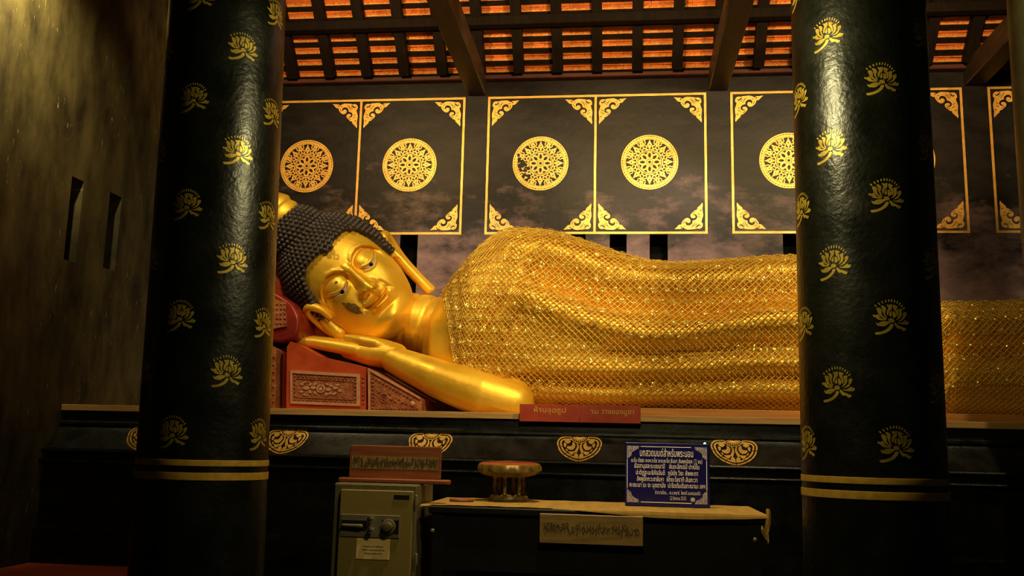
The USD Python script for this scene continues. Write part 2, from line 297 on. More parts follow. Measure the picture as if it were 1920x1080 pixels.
def medallion(R, worn=False):
    D = lambda r: Point(0, 0).buffer(r, 48)
    pol = lambda r, a: (r * math.sin(a), r * math.cos(a))
    g = D(1).difference(D(.83))
    g = g.difference(D(.955).difference(D(.935))).difference(D(.865).difference(D(.852)))
    g = unary_union([g] + [LineString([pol(.86, a), pol(.95, a)]).buffer(.020) for a in np.arange(56) * 2 * math.pi / 56])
    g = g.union(D(.46).difference(D(.425))).union(D(.405))
    for k in range(8):
        a = k * math.pi / 4
        hole = spoly([pol(.155, a), pol(.215, a + .21), pol(.28, a + .17), pol(.345, a), pol(.28, a - .17), pol(.215, a - .21)], 5)
        b = a + math.pi / 8; gap = Polygon([pol(.30, b), pol(.385, b + .20), pol(.385, b - .20)])
        g = g.difference(hole).difference(gap)
        for kk, (r0, r1, w) in ((0, (.45, .82, .15)), (.5, (.58, .84, .10))):       # flame buds with a pierced heart
            b = a + kk * math.pi / 4; mid = r0 + .45 * (r1 - r0)
            bud = spoly([pol(r0, b), pol(mid - .05, b + w * .7), pol(mid + .02, b + w), pol(mid + .10, b + w * .45), pol(r1, b), pol(mid + .10, b - w * .45), pol(mid + .02, b - w), pol(mid - .05, b - w * .7)], 4)
            g = g.union(bud.difference(Point(pol(mid + .02, b)).buffer(.022)))
        for s in (-1, 1):                                                        # curling tendrils
            c = pol(.585, a + s * .27); th = np.linspace(0, 4.6, 22); rr = .085 - .012 * th
            ph = math.atan2(-c[0], -c[1])
            sp = [(c[0] + r_ * math.sin(ph + s * (t - 1.2)), c[1] + r_ * math.cos(ph + s * (t - 1.2))) for r_, t in zip(rr, th)]
            g = g.union(LineString([pol(.45, a + s * .10)] + sp).buffer(.021))
            g = g.union(LineString(sm([pol(.66, a + s * .28), pol(.73, a + s * .20), pol(.79, a + s * .24), pol(.84, a + s * .17)], 4, False)).buffer(.018))
            g = g.union(LineString(sm([pol(.66, a + s * .28), pol(.76, a + s * .33), pol(.84, a + s * .30)], 4, False)).buffer(.018))
    g = g.difference(D(.115).difference(D(.10))).difference(D(.05))
    if worn:                                          # gold leaf rubbed away on one side
        r = np.random.default_rng(4)
        for _ in range(26):
            c = r.normal((-.66, -.08), (.11, .20)); g = g.difference(Point(c).buffer(r.uniform(.02, .075), 3))
    g = affinity.scale(g.intersection(D(1)), R, R, origin=(0, 0)).simplify(R * .004)
    return g
MED, MEDW, COR = plate(medallion(.308), .003), plate(medallion(.308, True), .003), plate(scroll_corner(.30), .003)
LWD = .026
for j in range(-1, 3):
    x0 = -PW + j * (2 * PW + GAP)
    fr = sbox(0, 0, 2 * PW, Z1 - Z0).difference(sbox(LWD, LWD, PW - LWD / 2, Z1 - Z0 - LWD)).difference(sbox(PW + LWD / 2, LWD, 2 * PW - LWD, Z1 - Z0 - LWD))
    part(wb, 'panel_border', to_wall(plate(fr, .003), x0, -.0005, Z0), GILT)
    for k in (0, 1):
        xa, xb = x0 + k * PW + (LWD if k == 0 else LWD / 2), x0 + (k + 1) * PW - (LWD if k else LWD / 2)
        part(wb, 'medallion', to_wall(MEDW if (j, k) == (0, 0) else MED, (xa + xb) / 2 - .005, -.0005, 4.172), GILT, label='gold medallion with leaf rubbed away at one side' if (j, k) == (0, 0) else None)
        for sx in (-1, 1):
            for sz in (-1, 1):
                m = COR.copy(); v = m.vertices; v[:, 0] *= sx; v[:, 1] *= sz
                if sx * sz < 0: m.faces = m.faces[:, ::-1]
                part(wb, 'corner_scroll', to_wall(m, (xb - .022) if sx > 0 else (xa + .022), -.0005, (Z1 - LWD - .018) if sz > 0 else (Z0 + LWD + .018)), GILT)

left = m3.Manifold.cube((.35, -YF, 7.6)).translate((XL - .35, YF, 0))
for y0, y1, za, zb in ((-1.985, -1.79, 2.70, 3.49), (-1.325, -1.10, 2.75, 3.52)):
    left -= m3.Manifold.cube((.20, y1 - y0, zb - za)).translate((XL - .16, y0, za))
wl = thing('wall_left', (0, 0, 0), kind='structure')
part(wl, 'wall_surface', tm(left), WALL_LEFT)
part(None, 'floor', bx(XL - .35, XR, YF, .35, -.12, 0), FLOOR, kind='structure')
# chips of plaster showing pale on the left wall, in vertical runs as in the photograph

# ------------------------------------------------------------------ setting: roof
SL = math.radians(47); RZ = 5.165
def roofpt(s, dn=0.0):                           # s metres up the slope from the wall head, dn metres below the tile plane
    return -s * math.cos(SL) - dn * math.sin(SL), RZ + s * math.sin(SL) - dn * math.cos(SL)
def slab(x0, x1, s0, s1, d0, d1):                # a board lying in the slope: d below the tile plane
    c = [roofpt(s0, d0), roofpt(s1, d0), roofpt(s1, d1), roofpt(s0, d1)]
    v = np.array([(x, y, z) for x in (x0, x1) for y, z in c])
    return tm(m3.Manifold.hull_points(v))
ce = thing('ceiling', (0, 0, RZ), kind='structure')
NR, DS, RX0, RSP = 26, .1335, -2.99, .43
SMAX = NR * DS
rafter_x = [RX0 + RSP * k for k in range(-3, 27)]
for x in rafter_x:
    part(ce, 'rafter', slab(x - .055, x + .055, .11, SMAX, .035, .145), TIMBER)
for i in range(NR):
    s = .035 + i * DS
    part(ce, 'batten', slab(-4.45, XR, s, s + .042, 0.004, .036), TIMBER)
rng = np.random.default_rng(7)
rest, lips = [], []
for bi in range(len(rafter_x) - 1):
    xa, xb = rafter_x[bi] - .0, rafter_x[bi + 1] + .0
    for i in range(NR):
        s = i * DS + .02; pcs = []; xs = np.linspace(xa, xb, 4)
        for q in range(3):
            o = rng.normal(0, .0022)
            # each tile hangs from its batten and slopes a little less than the roof, so that courses overlap
            c = [roofpt(s - .03, -.002 + o), roofpt(s + DS + .03, -.026 + o), roofpt(s + DS + .03, -.036 + o), roofpt(s - .03, -.012 + o)]
            v = np.array([(x, y, z) for x in (xs[q] + .0015, xs[q + 1] - .0015) for y, z in c]); pcs.append(tm(m3.Manifold.hull_points(v)))
        xs2 = np.linspace(xa + .05, xb - .05, 15)
        for q in range(14):                      # the rough lower lips of the course above, their lit look put in as a paler colour
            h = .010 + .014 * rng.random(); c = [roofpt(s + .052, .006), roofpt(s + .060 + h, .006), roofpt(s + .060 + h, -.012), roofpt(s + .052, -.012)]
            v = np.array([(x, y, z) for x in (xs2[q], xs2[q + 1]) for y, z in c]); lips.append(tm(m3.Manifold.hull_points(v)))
        m = cat_(pcs); u, v_ = px(m.vertices.mean(0))
        if -5 < v_ + 12 and 500 < u < 1930: part(ce, 'tile_course', m, TILE)
        else: rest.append(m)
part(ce, 'tile_courses_beyond', cat_(rest), TILE, kind='stuff')
part(ce, 'tile_lips', cat_(lips), LIT_TILE_EDGE, kind='stuff')
for s in (.745, 2.3):
    y, z = roofpt(s, .16)
    part(ce, 'purlin', bx(-4.4, XR, y - .06, y + .05, z - .11, z - .005, .008), TIMBER)
part(ce, 'wall_plate', bx(-4.5, XR, -.10, -.003, RZ - .04, RZ + .01, .008), REDWOOD)
for k in range(-1, 4):
    xc = -1.328 + k * (2 * PW + GAP)
    if k == -1: continue
    part(ce, 'tie_beam', bx(xc - .105, xc + .105, -6.9, .1, Z1 + .015, Z1 + .255, .012), BEAM)

# ------------------------------------------------------------------ columns with stencilled lotuses
LOTUS_ART = [
 [(600, 725), (670, 735), (655, 800), (600, 870), (500, 940), (380, 985), (260, 1000), (225, 940), (350, 920), (460, 880), (540, 820), (580, 770)],
 [(555, 610), (600, 585), (650, 590), (695, 630), (680, 680), (620, 695), (570, 670)],
 [(265, 680), (300, 715), (380, 670), (480, 655), (575, 665), (580, 700), (520, 745), (440, 790), (310, 780), (265, 740)],
 [(195, 490), (250, 510), (320, 490), (370, 580), (440, 605), (510, 625), (430, 640), (310, 620), (260, 570), (200, 545)],
 [(280, 340), (330, 320), (400, 370), (400, 480), (430, 540), (500, 590), (520, 610), (450, 600), (380, 550), (330, 490), (300, 420)],
 [(375, 280), (430, 270), (490, 310), (505, 370), (480, 440), (490, 520), (530, 570), (480, 560), (440, 480), (420, 400), (410, 330)],
 [(520, 240), (590, 250), (650, 235), (645, 350), (590, 400), (550, 500), (525, 510), (520, 420), (555, 340), (540, 290)],
 [(570, 500), (600, 440), (630, 390), (635, 520), (600, 540)], [(665, 410), (720, 440), (745, 520), (710, 570), (665, 560)],
 [(680, 250), (740, 260), (800, 300), (800, 320), (765, 325), (785, 420), (800, 480), (770, 560), (745, 440), (695, 370), (680, 320)],
 [(790, 370), (870, 340), (905, 370), (885, 400), (890, 490), (850, 570), (790, 610), (740, 625), (800, 560), (820, 480), (810, 420)],
 [(920, 450), (1000, 420), (1010, 490), (970, 550), (920, 620), (850, 650), (780, 660), (860, 610), (920, 540)],
 [(760, 690), (860, 690), (950, 640), (985, 620), (1005, 650), (1065, 660), (1040, 730), (960, 735), (850, 725)],
 [(695, 690), (740, 710), (800, 760), (880, 790), (950, 825), (985, 830), (960, 885), (900, 890), (840, 840), (770, 840), (710, 770)]]
def lotus():
    k = 1 / 14.4 * .00212                        # metres per tracing unit
    T = lambda p: [((x - 635) * k, (590 - y) * k) for x, y in p]
    g = [spoly(T(p), 3) for p in LOTUS_ART]
    for x, y in ((262, 275), (345, 225), (425, 188), (505, 160), (580, 147), (648, 147), (718, 160), (785, 185), (845, 225), (895, 275), (945, 330)):
        c = T([(x, y)])[0]; a = math.degrees(math.atan2(y - 640, x - 630))
        g.append(affinity.translate(affinity.rotate(affinity.scale(Point(0, 0).buffer(1, 5), 40 * k, 19 * k), -a), *c))
    m = cat_([trimesh.creation.extrude_polygon(q.simplify(.0004), .0009, engine='earcut') for h in g for q in polys(h)])
    v, f = trimesh.remesh.subdivide_to_size(m.vertices, m.faces, .020, max_iter=4); return np.asarray(v), f
LV, LF = lotus()
def column(loc, lean, r0, taper, angles, label, z_even, z_odd, top=5.3, finish=None):
    t = thing('column', loc, label, 'column', None if finish else 'lotus columns of the hall')
    cx = lambda z: loc[0] + lean * z
    R = lambda z: r0 - taper * z
    zs = np.linspace(0, top, 28); a = np.arange(72) * 2 * math.pi / 72
    P = np.array([[(cx(z) + R(z) * math.sin(q), loc[1] - R(z) * math.cos(q), z) for q in a] for z in zs])
    part(t, 'shaft', outward(grid(P, closed_v=True, caps=True)), finish or LACQUER, smooth=50)
    for za, zb in ((.9955, 1.0195), (.9415, .9710)):
        rows = [(za, -.004), (za, .0022), (za + .003, .003), (zb - .003, .003), (zb, .0022), (zb, -.004)]
        P = np.array([[(cx(z) + (R(z) + e) * math.sin(q), loc[1] - (R(z) + e) * math.cos(q), z) for q in a] for z, e in rows])
        part(t, 'gold_band', outward(grid(P, closed_v=True, closed_u=True)), BAND, smooth=30)
    for i, deg in enumerate(angles):
        for n in range(8):
            z0 = (z_even if i % 2 == 0 else z_odd) + .4565 * n
            z = z0 + LV[:, 1]; q = math.radians(deg) + LV[:, 0] / R(z0); rr = R(z) + LV[:, 2]
            part(t, 'lotus_motif', trimesh.Trimesh(np.stack([cx(z) + rr * np.sin(q), loc[1] - rr * np.cos(q), z], 1), LF, process=False), GILT_COL)
    return t
column((-1.3946, -6.15, 0), -.0227, .2667, .0052, [-2.5, 41, 79.5, 124, 169, 214, 259, 313], 'black lacquered column with gold lotus stencils, nearest the slotted side wall', 1.118, 1.361)
column((1.2488, -6.15, 0), .0047, .262, .0001, [4, 49, 94, 138, 184, 240, -75.5, -39.5], 'black lacquered column with gold lotus stencils, just past the end of the low table', 1.133, 1.347)
column((3.60, -2.5, 0), .004, .262, .0008, [], 'plain olive column close to the pedestal, mostly cut off by the edge of the photo', 1.13, 1.35, finish=OLIVE)

# ------------------------------------------------------------------ pedestal
PED = [(-.02, 0), (-.02, 1.30), (-.3, 1.385), (-1.78, 1.385), (-1.785, 1.33)]
prof = [(-1.735, 1.328), (-1.735, 1.245), (-1.775, 1.240), (-1.790, 1.225), (-1.792, 1.205), (-1.775, 1.192)]
for t in np.linspace(0, 1, 14):                   # swelling fascia
    prof.append((-1.775 - .20 * t ** 1.25 - .012 * math.sin(math.pi * t), 1.188 - .195 * t))
prof += [(-1.985, .990), (-2.025, .984), (-2.030, .972), (-2.022, .962), (-1.96, .955), (-1.95, .905), (-2.055, .892), (-2.060, .880), (-2.052, .868), (-1.985, .86), (-1.975, .60), (-1.975, .32), (-2.03, .30), (-2.03, 0)]
ped = thing('pedestal', (1.6, -1.0, 0), 'long black lacquered pedestal with curved fascia under the reclining statue', 'pedestal')
XP0, XP1 = XL + .002, 7.4
def yz_prism(outline, x0, x1):
    m = trimesh.creation.extrude_polygon(Polygon(outline).buffer(0), x1 - x0, engine='earcut'); v = m.vertices.copy()
    m.vertices = np.stack([x0 + v[:, 2], v[:, 0], v[:, 1]], 1); return outward(m)
body = [(-.004, .002), (-.004, 1.328)] + prof[:-1] + [(-2.03, .002)]
part(ped, 'plinth', yz_prism(body, XP0, XP1), PED_LACQ, smooth=25)
part(ped, 'top_board', bx(XP0, XP1, -1.79, -.004, 1.329, 1.385, .004), STRIP)
def petal():
    T = lambda p: [((x - 790) * .000266, (560 - y) * .000266) for x, y in p]
    O = Polygon(sm(T([(330, 190), (560, 172), (790, 168), (1020, 172), (1250, 190), (1360, 270), (1405, 390), (1375, 540), (1320, 680), (1195, 830), (1000, 955), (790, 1010), (580, 955), (385, 830), (260, 680), (205, 540), (175, 390), (220, 270)]), 4)).buffer(0)
    k = .000266
    band = O.difference(O.buffer(-42 * k)).union(O.buffer(-80 * k).difference(O.buffer(-128 * k)))
    cuts = unary_union([LineString(T([a, b])).buffer(9 * k) for a, b in (((790, 560), (100, 520)), ((790, 560), (250, 860)), ((790, 560), (420, 1010)), ((790, 560), (1480, 520)), ((790, 560), (1330, 860)), ((790, 560), (1160, 1010)), ((790, 560), (790, 1100)))])
    g = [band.difference(cuts)]
    for p in ([(380, 330), (460, 300), (550, 330), (540, 380), (470, 425), (395, 375)], [(600, 370), (665, 420), (685, 500), (655, 590), (590, 640), (500, 612), (455, 560), (470, 515), (550, 515), (595, 460)],
              [(710, 400), (768, 460), (778, 560), (762, 640), (720, 745), (665, 690), (705, 600), (730, 510)], [(500, 685), (570, 690), (655, 680), (665, 730), (605, 800), (550, 770)],
              [(675, 765), (730, 752), (772, 800), (780, 900), (740, 920), (672, 870)], [(365, 405), (440, 442), (412, 550), (380, 520)], [(430, 600), (490, 650), (470, 690), (432, 640)]):
        g += [spoly(T(p), 3), spoly(T([(1580 - x, y) for x, y in p]), 3)]
    g = unary_union(g)
    c = T([(790, 150)])[0]; fan = Point(c).buffer(262 * k).intersection(O)
    g = g.difference(fan).union(fan.difference(Point(c).buffer(236 * k)))
    for a in np.linspace(-1.2, 1.2, 9):
        g = g.union(LineString([(c[0] + 70 * k * math.sin(a), c[1] - 70 * k * math.cos(a)), (c[0] + 200 * k * math.sin(a), c[1] - 200 * k * math.cos(a))]).buffer(17 * k).intersection(O))
    return g.simplify(.0004)
pm = cat_([trimesh.creation.extrude_polygon(q, .003, engine='earcut') for q in polys(petal())])
PVv, PFf = trimesh.remesh.subdivide_to_size(pm.vertices, pm.faces, .03, max_iter=4); PVv = np.asarray(PVv)
fz = np.array([p[1] for p in prof[5:21]])[::-1]; fy = np.array([p[0] for p in prof[5:21]])[::-1]
for k in range(-1, 8):
    x = -2.628 + 1.286 * k; z = 1.100 + PVv[:, 1] * .93
    y = np.interp(z, fz, fy) - PVv[:, 2] - .0015
    part(ped, 'lotus_petal_ornament', trimesh.Trimesh(np.stack([x + PVv[:, 0] * 1.17, y, z], 1), PFf, process=False), GILT)

# ------------------------------------------------------------------ the reclining statue
TOP = 1.386                                       # what it lies on
st = thing('reclining_statue', (1.5, -.85, TOP), 'large gilded reclining Buddha statue lying on the pedestal, head resting on its hand', 'statue')

# -- head: rings in a face frame, in pixels of the photograph's scale (K metres each)
K = .0052
HO = at(655, 527, -.86)
fc = unit(EYE - HO); r_im = unit(at(655 + 72, 527 - 69, -.86) - HO)
Rv = unit(r_im - fc * (r_im @ fc)); Uv = np.cross(fc, Rv)          # face right (to the upper ear), crown
cy, sy_ = math.cos(math.radians(10)), math.sin(math.radians(10))
Fv = fc * cy + Rv * sy_; Rv = Rv * cy - fc * sy_
pit = math.radians(-3); Fv, Uv = Fv * math.cos(pit) + Uv * math.sin(pit), Uv * math.cos(pit) - Fv * math.sin(pit)
def hw(r, u, F): return HO + K * (np.asarray(r)[..., None] * Rv + np.asarray(u)[..., None] * Uv + np.asarray(F)[..., None] * Fv)
def mono(xs, ys):
    from scipy.interpolate import PchipInterpolator
    return PchipInterpolator(xs, ys)
fa = mono([-141, -138, -132, -122, -110, -80, -40, 0, 30, 60, 90, 115, 132, 138], [.4, 15, 31, 46, 59, 78, 89, 92, 93, 90, 78, 57, 28, .4])
fb = mono([-141, -138, -132, -122, -110, -80, -40, 0, 40, 70, 100, 120, 134, 138], [.4, 10, 24, 38, 50, 66, 78, 83, 85, 80, 62, 42, 17, .4])
fcx = mono([-141, -110, -80, -30, 30, 138], [34, 26, 16, 4, -2, -10])
sst = lambda x: np.clip(x, 0, 1) ** 2 * (3 - 2 * np.clip(x, 0, 1))
gs = lambda x: np.exp(-x * x)
def feat(r, u):
    s = np.abs(r)
    B = np.interp(s, [0, 7, 13, 22, 37, 52, 64, 74], [12, 19, 28, 35, 39, 35, 24, 8])
    win = sst((s - 5) / 7) * sst((78 - s) / 14)
    d = B - u
    h = -9.0 * sst((d + 1.0) / 3.2) * np.exp(-(np.maximum(d - 9, 0) / 17) ** 2) * win          # socket under a crisp brow line
    h += 2.2 * gs((d + 3.0) / 4.5) * sst((s - 2) / 8) * sst((80 - s) / 12)
    lid = np.sqrt(np.maximum(0, 1 - ((s - 38) / 24) ** 2 - ((u - 15) / 15.5) ** 2)); h += 11.5 * lid
    sl = np.interp(s, [14, 20, 28, 38, 48, 56, 62], [8, 7, 3.2, 1.8, 4.5, 9.5, 12])
    inn = sst((s - 16) / 5) * sst((61 - s) / 5)
    h += -4.2 * gs((u - sl + 2.6) / 2.3) * inn + 2.4 * gs((u - sl - 1.8) / 1.5) * inn + 1.8 * gs((u - sl + 8.5) / 3.) * inn
    # nose
    q = np.clip((30 - u) / 61, 0, 1.0); nh = 6 + 22 * q ** 1.15; nw = 8.5 + 10.5 * q ** 1.3
    nz = nh * np.maximum(0, 1 - (s / nw) ** 2.1) ** .85
    top = sst((38 - u) / 16); bot = sst((u + 38.5) / 6)
    h = np.maximum(h, h + nz * top * bot)
    h += 9 * gs((s - 14.5) / 6.0) * gs((u + 27) / 6.5) - 5.0 * gs((s - 8.5) / 3.4) * gs((u + 36) / 3.2) - 4.0 * gs(s / 15) * gs((u + 43) / 3.5)
    h += 4 * gs(s / 8.5) * gs((u + 27) / 8)
    # mouth, its corners lifted
    w = u - .0065 * r * r
    ml = sst((27 - s) / 8); cup = 1 - .35 * gs(r / 4.0)
    h += 11.0 * gs((w + 53.2) / 3.4) * ml * cup + 14.0 * gs((w + 66.) / 5.8) * sst((25 - s) / 12) - 7.5 * gs((w + 58.6) / 1.9) * sst((29 - s) / 6)
    h += -4 * gs((s - 28) / 4) * gs((w + 58) / 5)
    h += -3.0 * gs(r / 4.5) * gs((u + 44) / 5)
    h += 6 * gs(r / 36) * gs((u + 58) / 16)
    h += 9 * gs(r / 23) * gs((u + 100) / 16) - 4.0 * gs(r / 20) * gs((u + 79) / 5)
    h += 5 * gs((s - 48) / 24) * gs((u + 32) / 26)
    h += -2.2 * gs((s - 26 - .35 * (-34 - u)) / 4) * sst((-28 - u) / 10) * sst((u + 66) / 12)
    return h
def skull(u, ph, off=0.0):
    n = 2.15; a, b, c = fa(u) + off, fb(u) + off, fcx(u)
    sn, cs = np.sin(ph), np.cos(ph)
    bb = np.where(cs < 0, b * 1.12, b)
    return a * np.sign(sn) * np.abs(sn) ** (2 / n), c + bb * np.sign(cs) * np.abs(cs) ** (2 / n)
def Hf(r, u):                                     # height of the face front over (r, u)
    a, b, c = fa(u), fb(u), fcx(u); return c + b * np.maximum(0, 1 - (np.abs(r) / a) ** 2.15) ** (1 / 2.15) + feat(r, u)
us = np.concatenate([np.linspace(-141, -132, 12, endpoint=False), np.linspace(-132, -84, 44, endpoint=False), np.linspace(-84, 46, 190, endpoint=False), np.linspace(46, 138, 40)])
t_ = np.linspace(-1, 1, 260, endpoint=False); phs = np.concatenate([np.pi / 2 * (t_ * .985), np.pi * .985 / 2 + np.linspace(0, 1, 50, endpoint=False) * (2 * np.pi - np.pi * .985)])
U, PH = np.meshgrid(us, phs, indexing='ij')
r_, F_ = skull(U, PH)
F_ = F_ + feat(r_, U) * sst(np.cos(PH) / .30)
head = outward(grid(hw(r_, U, F_), closed_v=True, caps=True))

# -- ears: a rim that curls over, a flat inside and a long lobe
def ear(s, lobe, f0=0, c0=99):
    c = s * c0
    rim = sm([(c - s * 6, -24, 24), (c - s * 2, 4, 24), (c + s * 8, 19, 20), (c + s * 16, 14, 8), (c + s * 15, -8, 0), (c + s * 11, -34, -6), (c + s * 7, -62, -2), (c + s * 5, -90 if lobe < -100 else lobe, 4), (c + s * 6, lobe, 8)], 5, False)
    pt = lambda p: hw(p[:, 0], p[:, 1], p[:, 2] + f0)
    a = tube(pt(rim), K * np.interp(np.linspace(0, 1, len(rim)), [0, .15, .5, .8, 1], [5, 8.5, 7, 9.5, 8.5]), 10)
    inner = sm([(c + s * 2, -2, 12), (c + s * 6, -12, 4), (c + s * 3, -26, 6), (c - s * 1, -34, 14)], 5, False)
    b = tube(pt(inner), K * 3.2, 8)
    pl = chain([hw(np.float64(a_), np.float64(b_), np.float64(c_ + f0)) for a_, b_, c_ in ((c, 2, 4), (c + s * 3, -30, 4), (c + s * 1, max(-62, lobe + 12), 6), (c + s * 1, lobe + 9, 9))], [K * (10 if s > 0 else 13)] * 4, 16)
    return mf(a) + mf(b) + pl.translate((0, 0, 0))
ears = ear(1, -128) + ear(-1, -64, 26, 88)

# -- neck with its three creases
N0, N1 = at(722, 590, -.56), at(905, 640, -.66)
tn = np.linspace(0, 1, 60); rn = np.interp(tn, [0, .2, .5, .8, 1], [.27, .29, .325, .40, .46])
for c in (.30, .46, .62): rn = rn - .018 * gs((tn - c) / .018)
neck = lathe([(a, b * np.linalg.norm(N1 - N0)) for a, b in zip(rn, tn)], 96, N0, N1 - N0)

# -- body: sections along x; front and top run from the hem up and over to the back
YB = -.78
sil = [(800, 598), (815, 578), (835, 549), (852, 522), (870, 498), (890, 474), (910, 455), (940, 438), (985, 431), (1030, 437), (1070, 451), (1110, 466), (1150, 480), (1200, 492), (1250, 497), (1300, 499), (1350, 498), (1400, 496), (1450, 494), (1500, 495), (1560, 506), (1640, 534), (1710, 556), (1770, 563), (1850, 562), (1920, 559), (1980, 558), (2060, 570), (2110, 600), (2130, 650)]
SX = np.array([at(u, v, YB)[0] for u, v in sil]); SZ = np.array([at(u, v, YB)[2] for u, v in sil]) - .045
fzt = mono(SX, SZ)
def zbot(x): return np.interp(x, [at(800, 680, YB)[0], at(835, 710, YB)[0], at(880, 770, YB)[0]], [at(800, 690, YB)[2], at(835, 715, YB)[2], TOP + .002])
XB0, XB1 = SX[0], SX[-1]
def fdep(x): return np.interp(x, [XB0, XB0 + .12, XB0 + .5, XB0 + 1.2, 1.2, 2.2, 3.2, 4.3, XB1 - .25, XB1], [.16, .40, .60, .62, .58, .58, .50, .46, .40, .10])
RID = [  # painted-free relief of the draped body: (polyline in pixels, half width in pixels, height in metres)
 ([(960, 470), (1041, 472), (1090, 486), (1150, 507), (1208, 528), (1267, 532), (1344, 524), (1422, 515), (1496, 509), (1560, 522), (1600, 540)], 30, .11),
 ([(1010, 505), (1060, 525), (1130, 553), (1228, 562), (1286, 570), (1350, 566), (1440, 550), (1520, 545), (1620, 575), (1720, 606), (1775, 630)], 19, -.27),
 ([(985, 560), (1060, 590), (1130, 612), (1210, 632), (1290, 628), (1383, 612), (1453, 600), (1540, 600), (1660, 612), (1770, 612)], 26, .075),
 ([(1150, 655), (1250, 660), (1344, 650), (1440, 648), (1540, 648), (1770, 650)], 13, -.17),
 ([(1000, 690), (1150, 694), (1300, 690), (1420, 680), (1560, 684), (1770, 690)], 13, .030), ([(960, 712), (1150, 720), (1300, 716), (1420, 706), (1560, 708), (1770, 712)], 9, -.12),
 ([(1010, 742), (1150, 748), (1300, 744), (1420, 738), (1560, 738), (1770, 740)], 11, .030), ([(1050, 765), (1200, 770), (1400, 764), (1560, 764), (1770, 766)], 8, -.08),
 ([(1770, 610), (1850, 608), (1930, 606)], 18, .05), ([(1770, 650), (1850, 652), (1930, 655)], 24, -.20), ([(1770, 715), (1850, 716), (1930, 718)], 14, .03),
 ([(860, 600), (890, 560), (930, 520)], 26, .02), ([(880, 680), (900, 620), (940, 560)], 7, -.09), ([(915, 690), (935, 640), (975, 590)], 6, -.08)]
def segd(u, v, pl):
    best = np.full(np.shape(u), 1e9); p = np.asarray(pl, float)
    for a, b in zip(p[:-1], p[1:]):
        d = b - a; t = np.clip(((u - a[0]) * d[0] + (v - a[1]) * d[1]) / (d @ d), 0, 1)
        best = np.minimum(best, np.hypot(u - a[0] - t * d[0], v - a[1] - t * d[1]))
    return best
NXB, NPH = 300, 150
xs = np.linspace(XB0, XB1, NXB); ph = np.linspace(-math.pi / 2, 1.5 * math.pi, NPH, endpoint=False)
def body_pts(bridge=False):
    X, P = np.meshgrid(xs, ph, indexing='ij')
    zt, zb, D = fzt(X), zbot(X), fdep(X); zc = zb + (zt - zb) * .46; hu, hl = zt - zc, zc - zb
    cs, sn = np.cos(P), np.sin(P)
    e = np.where(sn < 0, 2 / 3.2, 2 / 2.15)
    y = YB - D * np.sign(cs) * np.abs(cs) ** e * np.where(cs < 0, .85, 1.0)
    z = zc + np.where(sn > 0, hu, hl) * np.sign(sn) * np.abs(sn) ** e
    u, v = px(np.stack([X, y, z], -1))
    rel = np.zeros_like(X)
    for pl, w, h in RID:
        if bridge and h < 0: h *= .06                               # the net spans the hollows
        rel += h * gs(segd(u, v, pl) / w)
    if bridge:
        rel += .010 * np.sin(X * 60 + z * 14) * gs((X - XB0 - .35) / .35)
    rel *= sst((cs + .05) / .35) * sst((X - XB0) / .25)
    ny = -cs; nz = np.maximum(sn, -.2)
    off = rel + (.016 if bridge else 0)
    return np.stack([X, y + ny * off, np.maximum(z + nz * off, zb)], -1)
torso = outward(grid(body_pts(), closed_v=True, caps=True))

# -- supporting arm and the hand under the cheek
arm = chain([at(930, 665, -.75), at(960, 722, -1.0), at(962, 757, -1.37)], [.33, .22, .19], 48) + chain([at(962, 757, -1.37), at(905, 741, -1.39), at(822, 710, -1.35), at(738, 674, -1.24)], [.195, .205, .180, .125], 48)
hand = chain([at(742, 668, -1.22), at(700, 664, -1.18), at(655, 655, -1.14)], [.125, .120, .095], 32) + chain([at(735, 662, -1.05), at(690, 650, -1.0), at(650, 645, -.98)], [.10, .10, .085], 32)
hand += chain([at(735, 664, -1.12), at(655, 650, -1.05)], [.12, .09], 32)
for i, (yy, tipu, dv) in enumerate(((-1.22, 550, 1), (-1.115, 540, -1), (-1.01, 538, -3), (-.91, 548, -4))):     # four fingers laid side by side
    hand += chain([at(668, 655 + dv, yy), at(628, 648 + dv, yy), at((628 + tipu) / 2, 642 + dv, yy), at(tipu, 638 + dv, yy)], [.070, .064, .056, .040], 24)
hand += chain([at(728, 655, -1.20), at(706, 645, -1.25), at(678, 638, -1.24), at(650, 633, -1.20)], [.085, .060, .048, .034], 24)    # thumb
solid = mf(head) + mf(neck) + mf(torso) + arm + hand + ears
limit = m3.Manifold.cube((20, 6, 6)).translate((-10, -3, TOP))
solid = solid ^ limit
stm = tm(solid)
_pd = stm.area_faces > 1e-12
body_prim = part(st, 'body', stm, GOLD, smooth=38)

# -- eyes, cheek smudge, forehead mark: patches that lie on the face
def patch(outline, off=.9, step=2.0):
    g = outline if hasattr(outline, 'area') else Polygon(outline).buffer(0); m = cat_([trimesh.creation.extrude_polygon(q, 1., engine='earcut') for q in polys(g)])
    v, f = trimesh.remesh.subdivide_to_size(m.vertices, m.faces, step, max_iter=8); v = np.asarray(v)
    return trimesh.Trimesh(hw(v[:, 0], v[:, 1], Hf(v[:, 0], v[:, 1]) + off * v[:, 2] - .2), f, process=False)
for s in (-1, 1):
    q = np.linspace(20, 57, 16); slv = np.interp(q, [14, 20, 28, 38, 48, 56, 62], [8, 7, 3.2, 1.8, 4.5, 9.5, 12])
    lo = slv - 1.4 - 6.2 * np.sin(np.pi * (q - 20) / 37) ** .8
    e = part(st, 'eye_white', patch([(s * a, b + .2) for a, b in zip(q, slv)] + [(s * a, b) for a, b in zip(q[::-1], lo[::-1])], 1.2), WHITE, label='white painted sliver of a half-closed eye')
    c = s * 37.5
    part(e, 'pupil', patch([(c + 4.0 * math.cos(a), -1.2 + 3.7 * math.sin(a)) for a in np.linspace(0, 2 * math.pi, 14)], 1.6), BLACK)
